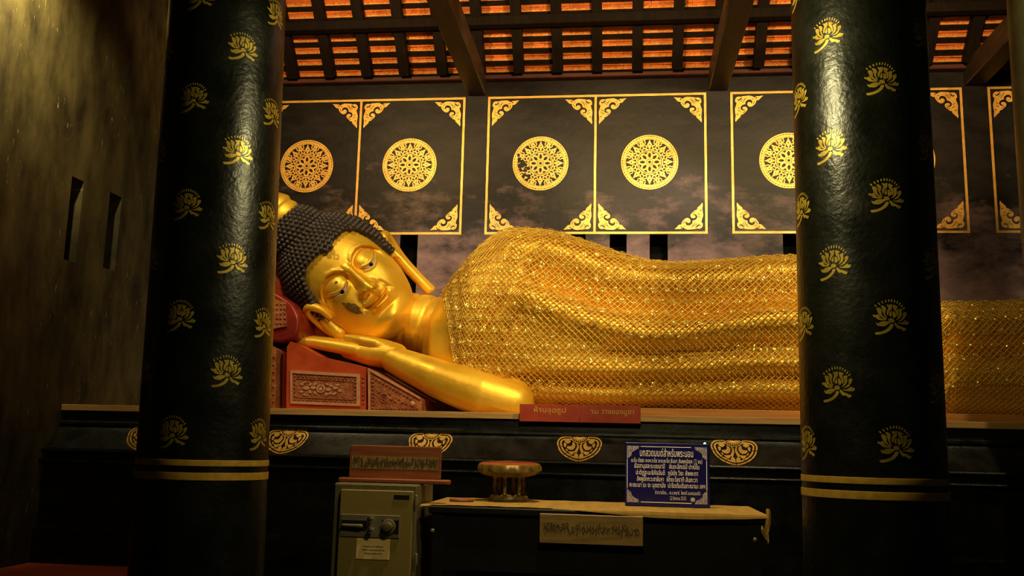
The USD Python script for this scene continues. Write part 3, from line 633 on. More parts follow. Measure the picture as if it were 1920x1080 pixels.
rg = np.random.default_rng(3)
def blot(c, a, b, rot=0, n=18):
    th = np.arange(n) * 2 * math.pi / n; k = 1 + .10 * rg.standard_normal(n); x, y = a * k * np.cos(th), b * k * np.sin(th)
    return [(c[0] + p * math.cos(rot) - q * math.sin(rot), c[1] + p * math.sin(rot) + q * math.cos(rot)) for p, q in zip(x, y)]
def fr(u, v):                                     # photograph pixel -> face coordinates, roughly
    du, dv = u - 655, v - 527; return .72 * du - .694 * dv, -.694 * du - .72 * dv
part(st, 'smudge', patch(sm(blot((fr(657, 574)[0] - 13, fr(657, 574)[1] - 1), 17, 8, -1.25), 3)), SMUDGE, label='dark sooty smudge on the cheek')
part(st, 'smudge', patch(sm(blot(fr(617, 537), 3.2, 2.6), 3)), SMUDGE)
part(st, 'forehead_mark', patch(Polygon([(0, 47), (5.5, 53), (0, 59), (-5.5, 53)]).buffer(.6).difference(Polygon([(0, 49), (4, 53), (0, 57), (-4, 53)])), .8), BAND)

# -- hair: a cap over the skull with rows of curls, gold flame on the crown
def hairline(s): return np.interp(s, [0, 7, 25, 45, 60, 72, 80, 86, 92, 97, 110], [70, 72, 79, 77, 71, 60, 42, 12, -14, -34, -60])
def hair_surf(u, phi):
    off = 11 * sst((u + 78) / 30); r, F = skull(np.clip(u, -141, 138), phi, 0)
    sc = 1 + off / 95.
    return r * sc, np.where(u > 60, u + (u - 60) * .10, u), F * sc
def covers(r, u, F):                              # False where the face is bare
    return (u > hairline(np.abs(r))) | (F < 18)
ug = np.linspace(-70, 137.5, 120); pg = np.linspace(0, 2 * math.pi, 200, endpoint=False)
U2, P2 = np.meshgrid(ug, pg, indexing='ij'); r2, u2, F2 = hair_surf(U2, P2)
inset = np.maximum(sst((hairline(np.abs(r2)) - u2 + 2.0) / 4.0) * sst((F2 - 12) / 14), sst((-14 - u2) / 6) * sst((F2 + 45) / 14))
r2 = r2 * (1 - .22 * inset); F2 = F2 * (1 - .30 * inset); u2 = np.where(inset > .5, np.minimum(u2, 120), u2)
cap = outward(grid(hw(r2, u2, F2), closed_v=True, caps=True))
UC = np.array([-6., 128., -14.]); UR = 57.
usn = lathe([(max(UR * K * math.cos(a), .002), UR * K * math.sin(a)) for a in np.linspace(-1.4, 1.56, 24)], 48, hw(*UC), Uv)
hair = part(st, 'hair', cat_([cap, usn]), CURL, smooth=60, label='dark hair of tight snail curls')
def curl(p, n, r):
    a = np.arange(7) * 2 * math.pi / 7; x = unit(np.cross(n, [.3, .2, .9])); y = np.cross(n, x)
    rows = [p - n * r * .3 + r * .98 * (np.cos(a)[:, None] * x + np.sin(a)[:, None] * y), p + n * r * .42 + r * .86 * (np.cos(a + .4)[:, None] * x + np.sin(a + .4)[:, None] * y), p + n * r * .84 + r * .48 * (np.cos(a + .8)[:, None] * x + np.sin(a + .8)[:, None] * y)]
    V = np.vstack(rows + [[p + n * r * .98]]); f = []
    for i in range(2):
        for j in range(7):
            a0, b0 = i * 7 + j, i * 7 + (j + 1) % 7; f += [(a0, b0, b0 + 7), (a0, b0 + 7, a0 + 7)]
    f += [(14 + j, 14 + (j + 1) % 7, 21) for j in range(7)]
    return trimesh.Trimesh(V, f, process=False)
spots = []
SPC = 9.6
arc, uu = [0.], np.linspace(-40, 136, 600)
rr_ = np.stack([fa(uu) + 11, uu], 1); ds = np.concatenate([[0], np.cumsum(np.hypot(*np.diff(rr_, axis=0).T))])
for i, sd in enumerate(np.arange(3, ds[-1], SPC * .88)):
    u0 = np.interp(sd, ds, uu); ring = np.linspace(0, 2 * math.pi, 721)
    r1, u1, F1 = hair_surf(np.full(721, u0), ring); L = np.concatenate([[0], np.cumsum(np.hypot(np.diff(r1), np.diff(F1)))])
    n = max(3, int(L[-1] / SPC)); q = np.interp((np.arange(n) + .5 * (i % 2)) * L[-1] / n, L, ring)
    for a in q:
        P = [np.array(hair_surf(np.array(u0 + da), np.array(a + db)), float) for da, db in ((0, 0), (.8, 0), (0, .02))]
        if not covers(*P[0]) or (P[0][1] < -14 and P[0][2] > -40) or np.linalg.norm(P[0] - UC) < UR - 10: continue
        W = [hw(*p) for p in P]; nn = np.cross(W[2] - W[0], W[1] - W[0]); nn = unit(nn) if np.linalg.norm(nn) > 1e-9 else Uv
        if nn @ (W[0] - HO) < 0: nn = -nn
        spots.append((W[0], nn))
for i, la in enumerate(np.arange(-.35, 1.5, SPC * .88 / UR)):
    n = max(1, int(2 * math.pi * UR * math.cos(la) / SPC))
    for a in (np.arange(n) + .5 * (i % 2)) * 2 * math.pi / n:
        d = np.array([math.cos(la) * math.sin(a), math.sin(la), math.cos(la) * math.cos(a)]); p = UC + d * UR
        if (p[1] - 20) ** 2 / 118 ** 2 + (p[0] / 95) ** 2 + (p[2] / 90) ** 2 < 1.0: continue
        spots.append((hw(*p), unit(d[0] * Rv + d[1] * Uv + d[2] * Fv)))
def seen(p, n): return n @ unit(EYE - p)
spots.sort(key=lambda s: -seen(*s))
vis = [s for s in spots if px(s[0])[0] > 508]
hid = [s for s in spots if px(s[0])[0] <= 508] + vis[300:]
for p, n in vis[:300]: part(hair, 'hair_curl', curl(p, n, SPC * K * .56), CURL, smooth=True)
part(hair, 'hair_curls_beyond', cat_([curl(p, n, SPC * K * .56) for p, n in hid]), CURL, smooth=True, kind='stuff')
fl = [(.005, -4), (30, -3), (36, 6), (32, 17), (34, 26), (25, 42), (17, 56), (17, 62), (9, 80), (.4, 100)]
part(st, 'crown_flame', lathe([(r * K, z * K) for r, z in sm([(a, b, 0) for a, b in fl], 4, False)[:, :2]], 24, hw(-2., 172., -10.), Uv), GOLD, smooth=40)
hl = []
for s in np.linspace(-88, 88, 90):
    u0 = float(hairline(abs(s))) - 1.0
    if abs(s) < fa(u0) - 1: hl.append(hw(s, u0, Hf(np.array(s), np.array(u0))))
part(st, 'hairline_edge', tube(np.array(hl), K * 1.5, 6), GOLD, smooth=True)
# base board showing below the hem
part(st, 'base_board', bx(at(1000, 780, -1.46)[0], XB1 + .1, -1.47, -.1, TOP, TOP + .075, .006), BOARD, label='orange brown board under the statue')

# ------------------------------------------------------------------ sequinned net over the body
net = thing('sequin_net', (1.5, -.9, TOP + .08), 'gold diamond net set with glittering sequin rosettes, draped over the reclining statue', 'net cloth')
NB = body_pts(True); nseg = NPH
LEN = np.concatenate([np.zeros((NXB, 1)), np.cumsum(np.linalg.norm(np.diff(NB, axis=1), axis=2), axis=1)], 1)
LS = np.linspace(0, 2.9, 220); TAB = np.empty((NXB, len(LS), 3))
for i in range(NXB):
    for k in range(3): TAB[i, :, k] = np.interp(LS, LEN[i], NB[i, :, k])
LMAX = LEN[:, int(NPH * .62)]                      # just over the top, down the back
dX = np.gradient(TAB, axis=0); dL = np.gradient(TAB, axis=1); NRM = np.cross(dL, dX); NRM /= np.maximum(np.linalg.norm(NRM, axis=2, keepdims=True), 1e-9)
NRM *= np.where((NRM[..., 1:2] < 0) | (NRM[..., 2:3] > 0.3), 1, -1) * 1.0
from scipy.ndimage import map_coordinates
def on_net(x, L, lift=0.0):
    ci = (x - XB0) / (XB1 - XB0) * (NXB - 1); cl = L / LS[-1] * (len(LS) - 1)
    P = np.stack([map_coordinates(TAB[..., k], [ci, cl], order=1, mode='nearest') for k in range(3)], 1)
    N = np.stack([map_coordinates(NRM[..., k], [ci, cl], order=1, mode='nearest') for k in range(3)], 1)
    N /= np.maximum(np.linalg.norm(N, axis=1, keepdims=True), 1e-9)
    return P + N * lift, N
L0 = .20                                           # hem: start of the net above the board
qx = np.linspace(XB0, XB1, 2000); qd = 1 + 1.5 * np.exp(-((qx - XB0) / .55) ** 2); qq = np.concatenate([[0], np.cumsum((qd[1:] + qd[:-1]) / 2 * np.diff(qx))])
toq, tox = (lambda x: np.interp(x, qx, qq)), (lambda q: np.interp(q, qq, qx))
def keep(P, L, x):
    u, v = px(P)
    ub = np.interp(v, [400, 540, 560, 600, 640, 690, 715, 745, 790], [800, 822, 830, 838, 844, 850, 872, 960, 1000])
    return (u > ub) & (L >= L0) & (L <= np.interp(x, xs, LMAX)) & (x < XB1 - .05)
CELL = .058
VV, FF, nv = [], [], 0
QM = qq[-1]
for sgn in (1, -1):
    for c in np.arange(-3.2, QM + 3.2, CELL):
        L = np.arange(L0, 2.75, .024); q = c + sgn * L * 1.04
        ok = (q > 0) & (q < QM)
        if ok.sum() < 3: continue
        L, q = L[ok], q[ok]; x = tox(q); P, N = on_net(x, L, .004 + .002 * sgn); k = keep(P, L, x)
        run = np.flatnonzero(np.diff(np.concatenate([[0], k.astype(int), [0]])))
        for a, b in zip(run[::2], run[1::2]):
            if b - a < 3: continue
            p, n = P[a:b], N[a:b]; t = np.gradient(p, axis=0); t /= np.linalg.norm(t, axis=1, keepdims=True); w = np.cross(t, n); w /= np.maximum(np.linalg.norm(w, axis=1, keepdims=True), 1e-9)
            m = b - a; hwid = .0054
            V = np.stack([p - w * hwid - n * .002, p + n * .005, p + w * hwid - n * .002], 1).reshape(-1, 3)
            j = np.arange(m - 1)[:, None]; i0, i1 = j * 3, j * 3 + 3
            f = np.concatenate([np.concatenate([i0 + e, i0 + (e + 1) % 3, i1 + (e + 1) % 3, i0 + e, i1 + (e + 1) % 3, i1 + e], 1).reshape(-1, 3) for e in range(3)])
            VV.append(V); FF.append(f + nv); nv += len(V)
part(net, 'cords', trimesh.Trimesh(np.vstack(VV), np.vstack(FF), process=False), CORD, smooth=True)
hx = np.linspace(at(1000, 770, -1.3)[0], XB1 - .1, 200); hp, hn = on_net(hx, np.full(200, L0), .006)
part(net, 'hem', tube(hp, .012, 6), CORD, smooth=True)
rr = np.random.default_rng(11)
def rosette(p, n, s):
    x = unit(np.cross(n, [0, 0, 1.0])); y = np.cross(n, x); V, f = [], []
    for ring, (cnt, rad, sz) in enumerate(((6, .40, .26), (9, .86, .24))):
        for k in range(cnt):
            a = 2 * math.pi * (k + .5 * ring) / cnt + rr.normal(0, .08); c = p + s * rad * (math.cos(a) * x + math.sin(a) * y) + n * .010
            tn_ = unit(n + .38 * (rr.normal() * x + rr.normal() * y)); e = unit(np.cross(tn_, x)); g = np.cross(tn_, e); b = len(V)
            V += [c + s * sz * (math.cos(t) * e + math.sin(t) * g) for t in np.arange(5) * 2 * math.pi / 5] + [c - tn_ * .003]
            f += [(b, b + 1, b + 2), (b, b + 2, b + 3), (b, b + 3, b + 4)] + [(b + 5, b + (t + 1) % 5, b + t) for t in range(5)]
    return trimesh.Trimesh(np.array(V), f, process=False)
cand = []
for j, L in enumerate(np.arange(L0 + .05, 2.5, CELL * 2)):
    for q in np.arange(.06 + (CELL if j % 2 else 0), QM, 2 * CELL):
        x = tox(np.array([q])); P, N = on_net(x, np.array([L]), .008)
        if keep(P, np.array([L]), x)[0]:
            u, v = px(P[0]); f = N[0] @ unit(EYE - P[0])
            hidden = 1500 < u < 1775 or u > 1925 or f < .12
            cand.append((hidden, -f / np.linalg.norm(P[0] - EYE), P[0], N[0]))
cand.sort(key=lambda c: (c[0], c[1]))
for h, _, p, n in cand[:300]: part(net, 'sequin_rosette', rosette(p, n, .031), SEQUIN)
part(net, 'sequins_beyond', cat_([rosette(p, n, .031) for h, _, p, n in cand[300:]]), SEQUIN, kind='stuff')
# loose sequins scattered along the cords
pts = []
for _ in range(1700):
    L = rr.uniform(L0, 2.3); q = round(rr.uniform(0, QM) / CELL) * CELL; pts.append((q, L))
pts = np.array(pts); x = tox(pts[:, 0]); P, N = on_net(x, pts[:, 1], .012); k = keep(P, pts[:, 1], x); V, f = [], []
for p, n in zip(P[k], N[k]):
    tn_ = unit(n + .5 * rr.standard_normal(3)); e = unit(np.cross(tn_, [.2, .9, .4])); g = np.cross(tn_, e); b = len(V)
    V += [p + .0055 * e, p + .0055 * g, p - .0055 * e, p - .0055 * g, p - .003 * tn_]; f += [(b, b + 1, b + 2), (b, b + 2, b + 3), (b + 4, b + 1, b), (b + 4, b + 2, b + 1), (b + 4, b + 3, b + 2), (b + 4, b, b + 3)]
part(net, 'loose_sequins', trimesh.Trimesh(np.array(V), f, process=False), SEQUIN, kind='stuff')

# ------------------------------------------------------------------ headrest blocks and cushions
def P2(pts, y): return [tuple(at(u, v, y)[[0, 2]]) for u, v in pts]
def flat_at(g, y):                                # shapely in photograph pixels -> xz plane at depth y
    return affinity.affine_transform
def relief(parent, name, px_polys, y, t, m):
    """raised carving: outlines in pixels, standing t proud of a face at depth y"""
    return part(parent, name, cat_([prism(P2(p, y), y - t, y + .001) for p in px_polys]), m)
Yb = -1.52
b1 = thing('headrest_block', (at(612, 770, Yb)[0], -1.0, TOP), 'red headrest block with carved flower panel under the wrist', 'headrest')
f1 = [(536, 775), (686, 776), (686, 688), (668, 683), (600, 668), (560, 645), (545, 640), (538, 650)]
z_fix = lambda pl: [(x, max(z, TOP)) for x, z in pl]
part(b1, 'block', prism(z_fix(P2(f1, Yb)), Yb, -.62), RED)
fr_o, fr_i = [(545, 694), (676, 702), (676, 762), (545, 757)], [(549, 700), (669, 707), (669, 757), (549, 752)]
gA = Polygon(P2(fr_o, Yb)).difference(Polygon(P2(fr_i, Yb)))
part(b1, 'panel_frame', prism(gA.simplify(.0001), Yb - .016, Yb + .001) if gA.geom_type == 'Polygon' else cat_([prism(q, Yb - .016, Yb + .001) for q in gA.geoms]), PINK)
part(b1, 'panel_ground', prism(P2([(549, 700), (669, 707), (669, 757), (549, 752)], Yb), Yb - .003, Yb + .001), CARVED)
iw = Polygon(P2([(556, 711), (662, 717), (662, 748), (556, 743)], Yb)); iw = iw.buffer(.012).difference(iw.buffer(.004))
part(b1, 'inner_frame', prism(iw.simplify(.0005), Yb - .010, Yb), CARVED)
c0 = at(602, 729, Yb); ps = K * .92
def circ(cx, cz, r, n=14): return Point(cx, cz).buffer(r, n // 4 + 1)
ringf = circ(c0[0], c0[2], 8 * ps).difference(circ(c0[0], c0[2], 5.6 * ps)).union(circ(c0[0], c0[2], 3.6 * ps))
part(b1, 'flower_centre', cat_([prism(q, Yb - .014, Yb) for q in polys(ringf)]), PINK)
for dx, dz, a, l, w in ((-15, 2, 0, 5.5, 3.2), (-21, 8, .7, 3.4, 2.4), (-21, -6, -.7, 3.4, 2.4), (-29, 1, 0, 6.5, 3.6), (-12, 9, .5, 3.6, 2.2), (-11, -8, -.5, 3.6, 2.6), (15, -1, 0, 5.5, 3.2), (20, 6, -.6, 4, 2.2), (19, -8, .6, 4, 2.4), (29, 2, .2, 5, 2.4), (33, 8, .2, 4, 2), (12, 9, -.4, 3.4, 2), (12, -10, .4, 3.6, 2.6), (-38, 8, 0, 4, 2.4), (-38, -6, 0, 4, 2.4), (-33, 12, .3, 5, 1.6), (-31, -12, -.3, 5, 1.6), (27, -9, .3, 4.6, 2.2), (38, -3, 0, 4, 2.4)):
    el = affinity.translate(affinity.rotate(affinity.scale(Point(0, 0).buffer(1, 4), l * ps, w * ps), math.degrees(a)), c0[0] + dx * ps, c0[2] + dz * ps)
    part(b1, 'carved_petal', prism(el, Yb - .012, Yb), PINK)
studs = []
for u in np.arange(553, 668, 7.5):
    for v in (705 + (u - 549) * .055, 749 + (u - 549) * .045): studs.append((u, v))
for v in np.arange(712, 748, 7.5): studs += [(552.5, v), (665.5, v + 5), (681, v - 4), (681, v + 14)]
def stud_mesh(L, y, r=.011):
    out = []
    for u, v in L:
        s = trimesh.creation.icosphere(1, r); s.apply_translation(at(u, v, y)); out.append(s)
    return cat_(out)
part(b1, 'studs', stud_mesh(studs, Yb - .004), CARVED, smooth=True, kind='stuff')
b2 = thing('headrest_wedge', (at(740, 772, Yb)[0], -1.0, TOP), 'carved red wedge block tapering under the gilded forearm', 'headrest')
part(b2, 'block', prism(z_fix(P2([(692, 777), (791, 778), (791, 748), (770, 736), (694, 692)], Yb)), Yb, -.8), CARVED)
part(b2, 'edge_moulding', cat_([prism(P2([(691, 690), (788, 745), (788, 749), (691, 695)], Yb), Yb - .014, Yb + .01), prism(z_fix(P2([(690.5, 692), (694.5, 694), (694.5, 775), (690.5, 775)], Yb)), Yb - .012, Yb + .01)]), PINK)
c2 = at(720, 746, Yb)
rg2 = circ(c2[0], c2[2], 9 * ps).difference(circ(c2[0], c2[2], 6.5 * ps)).union(circ(c2[0], c2[2], 4.4 * ps).difference(circ(c2[0], c2[2], 2.2 * ps)))
part(b2, 'flower_centre', cat_([prism(q, Yb - .012, Yb) for q in polys(rg2)]), CARVED)
sd = [(699 + 6.5 * k, 708 + 3.6 * k) for k in range(13)] + [(699, 716 + 7 * k) for k in range(8)] + [(706 + 7 * k, 766) for k in range(12)] + [(734, 748), (741, 752), (748, 748), (755, 754), (710, 735), (731, 738), (762, 757)]
part(b2, 'studs', stud_mesh(sd, Yb - .004, .012), CARVED, smooth=True, kind='stuff')
part(b2, 'boss', stud_mesh([(774, 757)], Yb - .004, .026), PINK, smooth=True)
b0 = thing('headrest_block', (at(480, 770, Yb)[0], -1.0, TOP), 'red carved headrest block partly hidden by the column nearest the side wall', 'headrest')
part(b0, 'block', prism(z_fix(P2([(430, 778), (516, 777), (518, 655), (500, 645), (430, 640)], Yb)), Yb, -.7), CARVED)
part(b0, 'side_board', prism(z_fix(P2([(521, 776), (529, 776), (531, 660), (523, 656)], Yb)), Yb + .10, -.7), RED_DARK)
sd = [(507 + 6 * (k % 2), 662 + 7 * k) for k in range(16)]
part(b0, 'studs', stud_mesh(sd, Yb - .004, .012), CARVED, smooth=True, kind='stuff')
def cushion(name, outline, y0, y1, m, label, r=.05):
    t = thing(name, (at(*np.mean(outline, axis=0), y0)[0], (y0 + y1) / 2, TOP), label, 'cushion')
    g = Polygon(sm(P2(outline, y0), 4)).buffer(0); rows = []
    for dy, ins in ((0, .8 * r), (.3 * r, .25 * r), (r, 0)): rows.append((y0 + dy, ins))
    rows += [(y1 - b + y0, i) for b, i in [(y0 + .3 * 0 + d, i) for d, i in ((r, 0), (.3 * r, .25 * r), (0, .8 * r))]]
    ms = []
    c = g.centroid; pts = np.array(g.exterior.coords)[:-1]
    P = np.array([[(x + (c.x - x) * ins / .35, y, z + (c.y - z) * ins / .35) for x, z in pts] for y, ins in rows])
    part(t, 'cover', outward(grid(P, closed_v=True, caps=True)), m, smooth=40); return t
tb = cushion('bolster', [(450, 545), (505, 545), (530, 556), (550, 572), (562, 602), (556, 632), (535, 641), (505, 640), (450, 632)], -1.42, -.75, RED_DARK, 'dark red bolster with carved end, resting on the headrest blocks')
part(tb, 'carved_end', prism(P2([(508, 560), (536, 566), (538, 612), (508, 618)], -1.43), -1.445, -1.40), CARVED)
part(tb, 'carved_end_edge', prism(P2([(503, 556), (508, 558), (508, 622), (503, 624)], -1.43), -1.45, -1.40), PINK)
part(tb, 'studs', stud_mesh([(513 + 7 * (k % 4), 570 + 9 * (k // 4)) for k in range(20)], -1.446, .012), CARVED, smooth=True, kind='stuff')
cushion('tall_cushion', [(440, 452), (500, 455), (522, 462), (536, 478), (533, 505), (540, 540), (548, 562), (500, 565), (440, 560)], -.95, -.4, RED, 'bright red upright cushion behind the curls of the head')
cushion('low_cushion', [(533, 634), (545, 600), (560, 585), (600, 590), (640, 622), (666, 664), (640, 662), (600, 652), (562, 636)], -.98, -.55, RED, 'bright red cushion under the lower ear and fingertips')

# ------------------------------------------------------------------ boards and signs
def at_line(y): return y
rs = thing('red_sign', (at(1088, 790, -1.86)[0], -1.86, 1.33), 'long red board with gilt lettering leaning on the pedestal edge beside the elbow', 'sign')
p0, p1 = at(974, 789, -1.86), at(1201, 796, -1.86); w = p1[0] - p0[0]; zb_, zt_ = (p0[2] + p1[2]) / 2, at(1088, 759.5, -1.86)[2]
part(rs, 'board', bx(p0[0], p0[0] + w / 2 - .001, -1.87, -1.85, zb_, zt_, .003), SIGN_RED); part(rs, 'board', bx(p0[0] + w / 2 + .001, p1[0], -1.87, -1.85, zb_, zt_, .003), SIGN_RED)
def put_text(parent, text, height, x, z, y, m, align='l', bold=False, width=None, name='lettering', t=.002, flip=False):
    g = letters(text, height, bold); a = g.bounds; k = 1.0
    if width: k = width / (a[2] - a[0])
    g = affinity.scale(g, k, -1 if flip else 1, origin=(0, height / 2)); a = g.bounds
    dx = {'l': -a[0], 'c': -(a[0] + a[2]) / 2, 'r': -a[2]}[align]
    return part(parent, name, to_wall(plate(affinity.translate(g, dx, 0), t), x, y, z), m)
put_text(rs, 'ห้ามจุดธูป', .035, at(1001, 770, -1.87)[0], at(1001, 773, -1.87)[2], -1.8695, BAND, width=at(1061, 770, -1.87)[0] - at(1001, 770, -1.87)[0], bold=True)
for tx, ua, ub in (('าม', 1107, 1122), ('วางของบูชา', 1127, 1189)):
    put_text(rs, tx, .035, at(ua, 773, -1.87)[0], at(ua, 776, -1.87)[2], -1.8695, BAND, width=at(ub, 773, -1.87)[0] - at(ua, 773, -1.87)[0], bold=True)

TY = -5.32                                        # front of the table
TZ = .805
tb = thing('table', (at(1120, 1000, TY)[0], TY + .4, 0), 'low black table with a thin yellow cloth on top, beside the safe', 'table')
tx0, tx1 = at(803, 960, TY)[0], at(1436, 970, TY)[0]
part(tb, 'tabletop', bx(tx0, tx1, TY, TY + .80, TZ - .035, TZ, .006), TABLE)
part(tb, 'apron', bx(tx0 + .03, tx1 - .03, TY + .015, TY + .04, TZ - .30, TZ - .036), TABLE)
part(tb, 'back_panel', bx(tx0 + .03, tx1 - .03, TY + .74, TY + .76, .06, TZ - .036), TABLE)
for sx in (tx0 + .02, tx1 - .08):
    for sy in (TY + .01, TY + .72): part(tb, 'leg', bx(sx, sx + .06, sy, sy + .06, 0, TZ - .036, .004), TABLE)
for u, v in ((811, 995), (1416, 1012)):
    p = at(u, v, TY + .008); part(tb, 'bolt', lathe([(.002, 0), (.011, .001), (.010, .006), (.004, .009)], 14, (p[0], TY + .0105, p[2]), (0, -1, 0)), STEEL, smooth=40)
# cloth: lies on the top, its front edge wavering, one torn end hanging
cl = thing('table_cloth', ((tx0 + tx1) / 2, TY + .3, TZ), 'thin yellow cloth spread over the low black table, one torn end hanging', 'cloth')
n = 120; xx = np.linspace(at(789, 938, TY)[0], tx1 + .012, n); fo = np.interp(np.linspace(0, 1, n), [0, .03, .08, .3, .5, .68, .8, .93, 1], [-.02, .04, .10, .07, -.015, -.085, -.09, -.06, -.03])
rows = []
for yy, z in ((TY + .72, .004), (TY + .5, .004), (TY + .25, .004), (TY + .03, .0045)): rows.append(np.stack([xx, np.full(n, yy), TZ + z + .0008 * np.sin(xx * 37 + yy * 20)], 1))
# front edge: short of the table's edge or folded down over it
fe = TY + np.maximum(fo, -.004); drop = np.maximum(-fo - .004, 0) * .26
rows += [np.stack([xx, fe, np.full(n, TZ + .0045)], 1), np.stack([xx, fe - .003, TZ + .002 - drop * .5], 1), np.stack([xx, fe - .004, TZ - .002 - drop], 1)]
top_s = np.array(rows); bot_s = top_s - np.array([0, 0, .0025]); bot_s[-2:, :, 2] += .0025; bot_s[-2:, :, 1] += .0025
def sheet(a, b):
    A, B = grid(a), grid(b, flip=True); nA = len(A.vertices); r, c = a.shape[:2]
    edge = [(0, j, 0, j + 1) for j in range(c - 1)] + [(i, c - 1, i + 1, c - 1) for i in range(r - 1)] + [(r - 1, j + 1, r - 1, j) for j in range(c - 2, -1, -1)] + [(i + 1, 0, i, 0) for i in range(r - 2, -1, -1)]
    f = []
    for i0, j0, i1, j1 in edge:
        p, q = i0 * c + j0, i1 * c + j1; f += [(q, p, nA + p), (q, nA + p, nA + q)]
    return outward(trimesh.Trimesh(np.vstack([A.vertices, B.vertices]), np.vstack([A.faces, B.faces, f]), process=False))
part(cl, 'spread', sheet(top_s, bot_s), CLOTH, smooth=50)
def strip(pxs, y, wid, label=None):
    c = np.array([at(u, v, y) for u, v in pxs]); w = np.array(wid); s = np.linspace(0, 1, len(c))
    a = np.stack([c + np.array([-.5, 0, 0]) * w[:, None], c + np.array([0, -.010, 0]) * np.sin(s * 5 + .6)[:, None], c + np.array([.5, .006, 0]) * w[:, None]], 1)
    return sheet(a, a + np.array([0, .003, 0]))
part(cl, 'hanging_end', cat_([strip([(1440, 954), (1441, 962), (1441, 972), (1440, 982), (1438, 992), (1437, 1000), (1439, 1010), (1440, 1019)], TY - .004, np.array([6, 7.5, 9, 9, 8.5, 7, 5, 2]) * .00262), strip([(1429, 986), (1430, 993), (1432, 1000), (1435, 1006), (1438, 1013)], TY - .010, np.array([2, 5, 6, 5, 3]) * .00262)]), CLOTH, smooth=60)
# plaque hanging on the table front
def strokes(seed, x0, x1, z0, z1, cols):
    r = np.random.default_rng(seed); out = []; w = (x1 - x0) / cols
    for k in range(cols):
        cx, h = x0 + (k + .5) * w, z1 - z0
        for _ in range(2):                        # worn carved glyphs that cannot be read: arcs and uprights
            a0, sp, rr_ = r.uniform(0, 6), r.uniform(2.6, 5), w * r.uniform(.26, .46); c = (cx + r.normal(0, w * .06), z0 + h * r.uniform(.25, .75))
            out.append(LineString([(c[0] + rr_ * math.cos(a0 + sp * t), c[1] + h * .26 * math.sin(a0 + sp * t)) for t in np.linspace(0, 1, 9)]).buffer(w * .10, 2))
        if r.random() < .5: out.append(LineString([(cx + w * .3, z0 + h * r.uniform(0, .2)), (cx + w * .3, z1 - h * r.uniform(0, .2))]).buffer(w * .09, 2))
    return unary_union(out)
pq = thing('plaque', (at(1109, 1026, TY)[0], TY, at(1109, 1026, TY)[2]), 'olive brown wooden plaque with worn carved script, fixed to the front of the low table', 'plaque')
a, b = at(1012, 962.5, TY - .01), at(1206, 1025, TY - .01)
part(pq, 'board', bx(a[0], b[0], TY - .015, TY + .0145, b[2], a[2], .003), PLAQUE)
part(pq, 'script', to_wall(plate(strokes(5, a[0] + .018, b[0] - .018, b[2] + .045, a[2] - .04, 30).simplify(.0006), .0015), 0, TY - .0145, 0), INK)

sf = thing('safe', (at(705, 1040, TY)[0], TY + .2, 0), 'khaki metal safe with dial, recessed handle and taped paper notice', 'safe')
SZt = at(705, 907, TY - .02)[2]; sx0, sx1 = at(624, 950, TY - .02)[0], at(781, 950, TY - .02)[0]; SY = TY - .02
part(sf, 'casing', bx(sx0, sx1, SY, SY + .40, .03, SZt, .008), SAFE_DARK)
for cx in (sx0 + .05, sx1 - .05):
    for cy_ in (SY + .06, SY + .34): part(sf, 'foot', lathe([(.02, 0), (.024, .004), (.022, .03)], 16, (cx, cy_, 0)), BLACK, smooth=40)
q = lambda u, v: at(u, v, SY - .02)
dx0, dx1, dzt = q(637, 950)[0], q(774, 950)[0], q(705, 919)[2]
door = part(sf, 'door', bx(dx0, dx1, SY - .022, SY - .001, .06, dzt, .004), SAFE)
lk = part(door, 'lock_plate', bx(q(639, 986)[0], q(750, 986)[0], SY - .027, SY - .021, q(690, 1007)[2], q(690, 965)[2], .002), STEEL, label='steel plate carrying the handle and dial')
part(door, 'handle_recess', bx(q(641, 985)[0], q(688, 985)[0], SY - .0285, SY - .0265, q(665, 995)[2], q(665, 975)[2], .0008), BLACK)
hcz = q(665, 985)[2]
part(door, 'handle', tm(chain([(q(645, 985)[0], SY - .036, hcz), (q(678, 985)[0], SY - .036, hcz - .002)], [.008, .011], 16)), SAFE_DARK, smooth=40)
for u, v in ((696, 973.5), (696, 994)):
    p = q(u, v); part(door, 'knob', lathe([(.004, -.001), (.009, 0), (.008, .012), (.013, .016), (.013, .024), (.006, .028), (.001, .0285)], 18, (p[0], SY - .027, p[2]), (0, -1, 0)), CHROME, smooth=40)
p = q(729, 987); part(door, 'dial_recess', bx(q(716, 987)[0], q(748, 987)[0], SY - .0285, SY - .0265, q(735, 1001)[2], q(735, 975)[2], .0008), BLACK)
dial = part(door, 'dial', lathe([(.006, -.001), (.036, 0), (.036, .008), (.030, .011), (.024, .011), (.022, .028), (.017, .031), (.001, .031)], 36, (p[0], SY - .028, p[2]), (0, -1, 0)), SAFE_DARK, smooth=35)
tk = []
for k in range(30):
    a = k * 2 * math.pi / 30; tk.append(bx(-.0008, .0008, -.0012, 0, .030, .0345)); tk[-1].apply_transform(trimesh.transformations.rotation_matrix(a, [0, 1, 0])); tk[-1].apply_translation((p[0], SY - .0362, p[2]))
part(door, 'dial_marks', cat_(tk), WHITE_PRINT, kind='stuff')
part(door, 'name_plate', bx(q(739, 932)[0], q(768, 932)[0], SY - .025, SY - .0215, q(753, 936)[2], q(753, 928)[2], .001), BLACK)
nt = part(door, 'paper_notice', bx(q(668, 1030)[0], q(731, 1030)[0], SY - .0245, SY - .0222, q(700, 1049)[2], q(700, 1010)[2], .0008), PAPER, label='yellowed paper notice taped to the safe door')
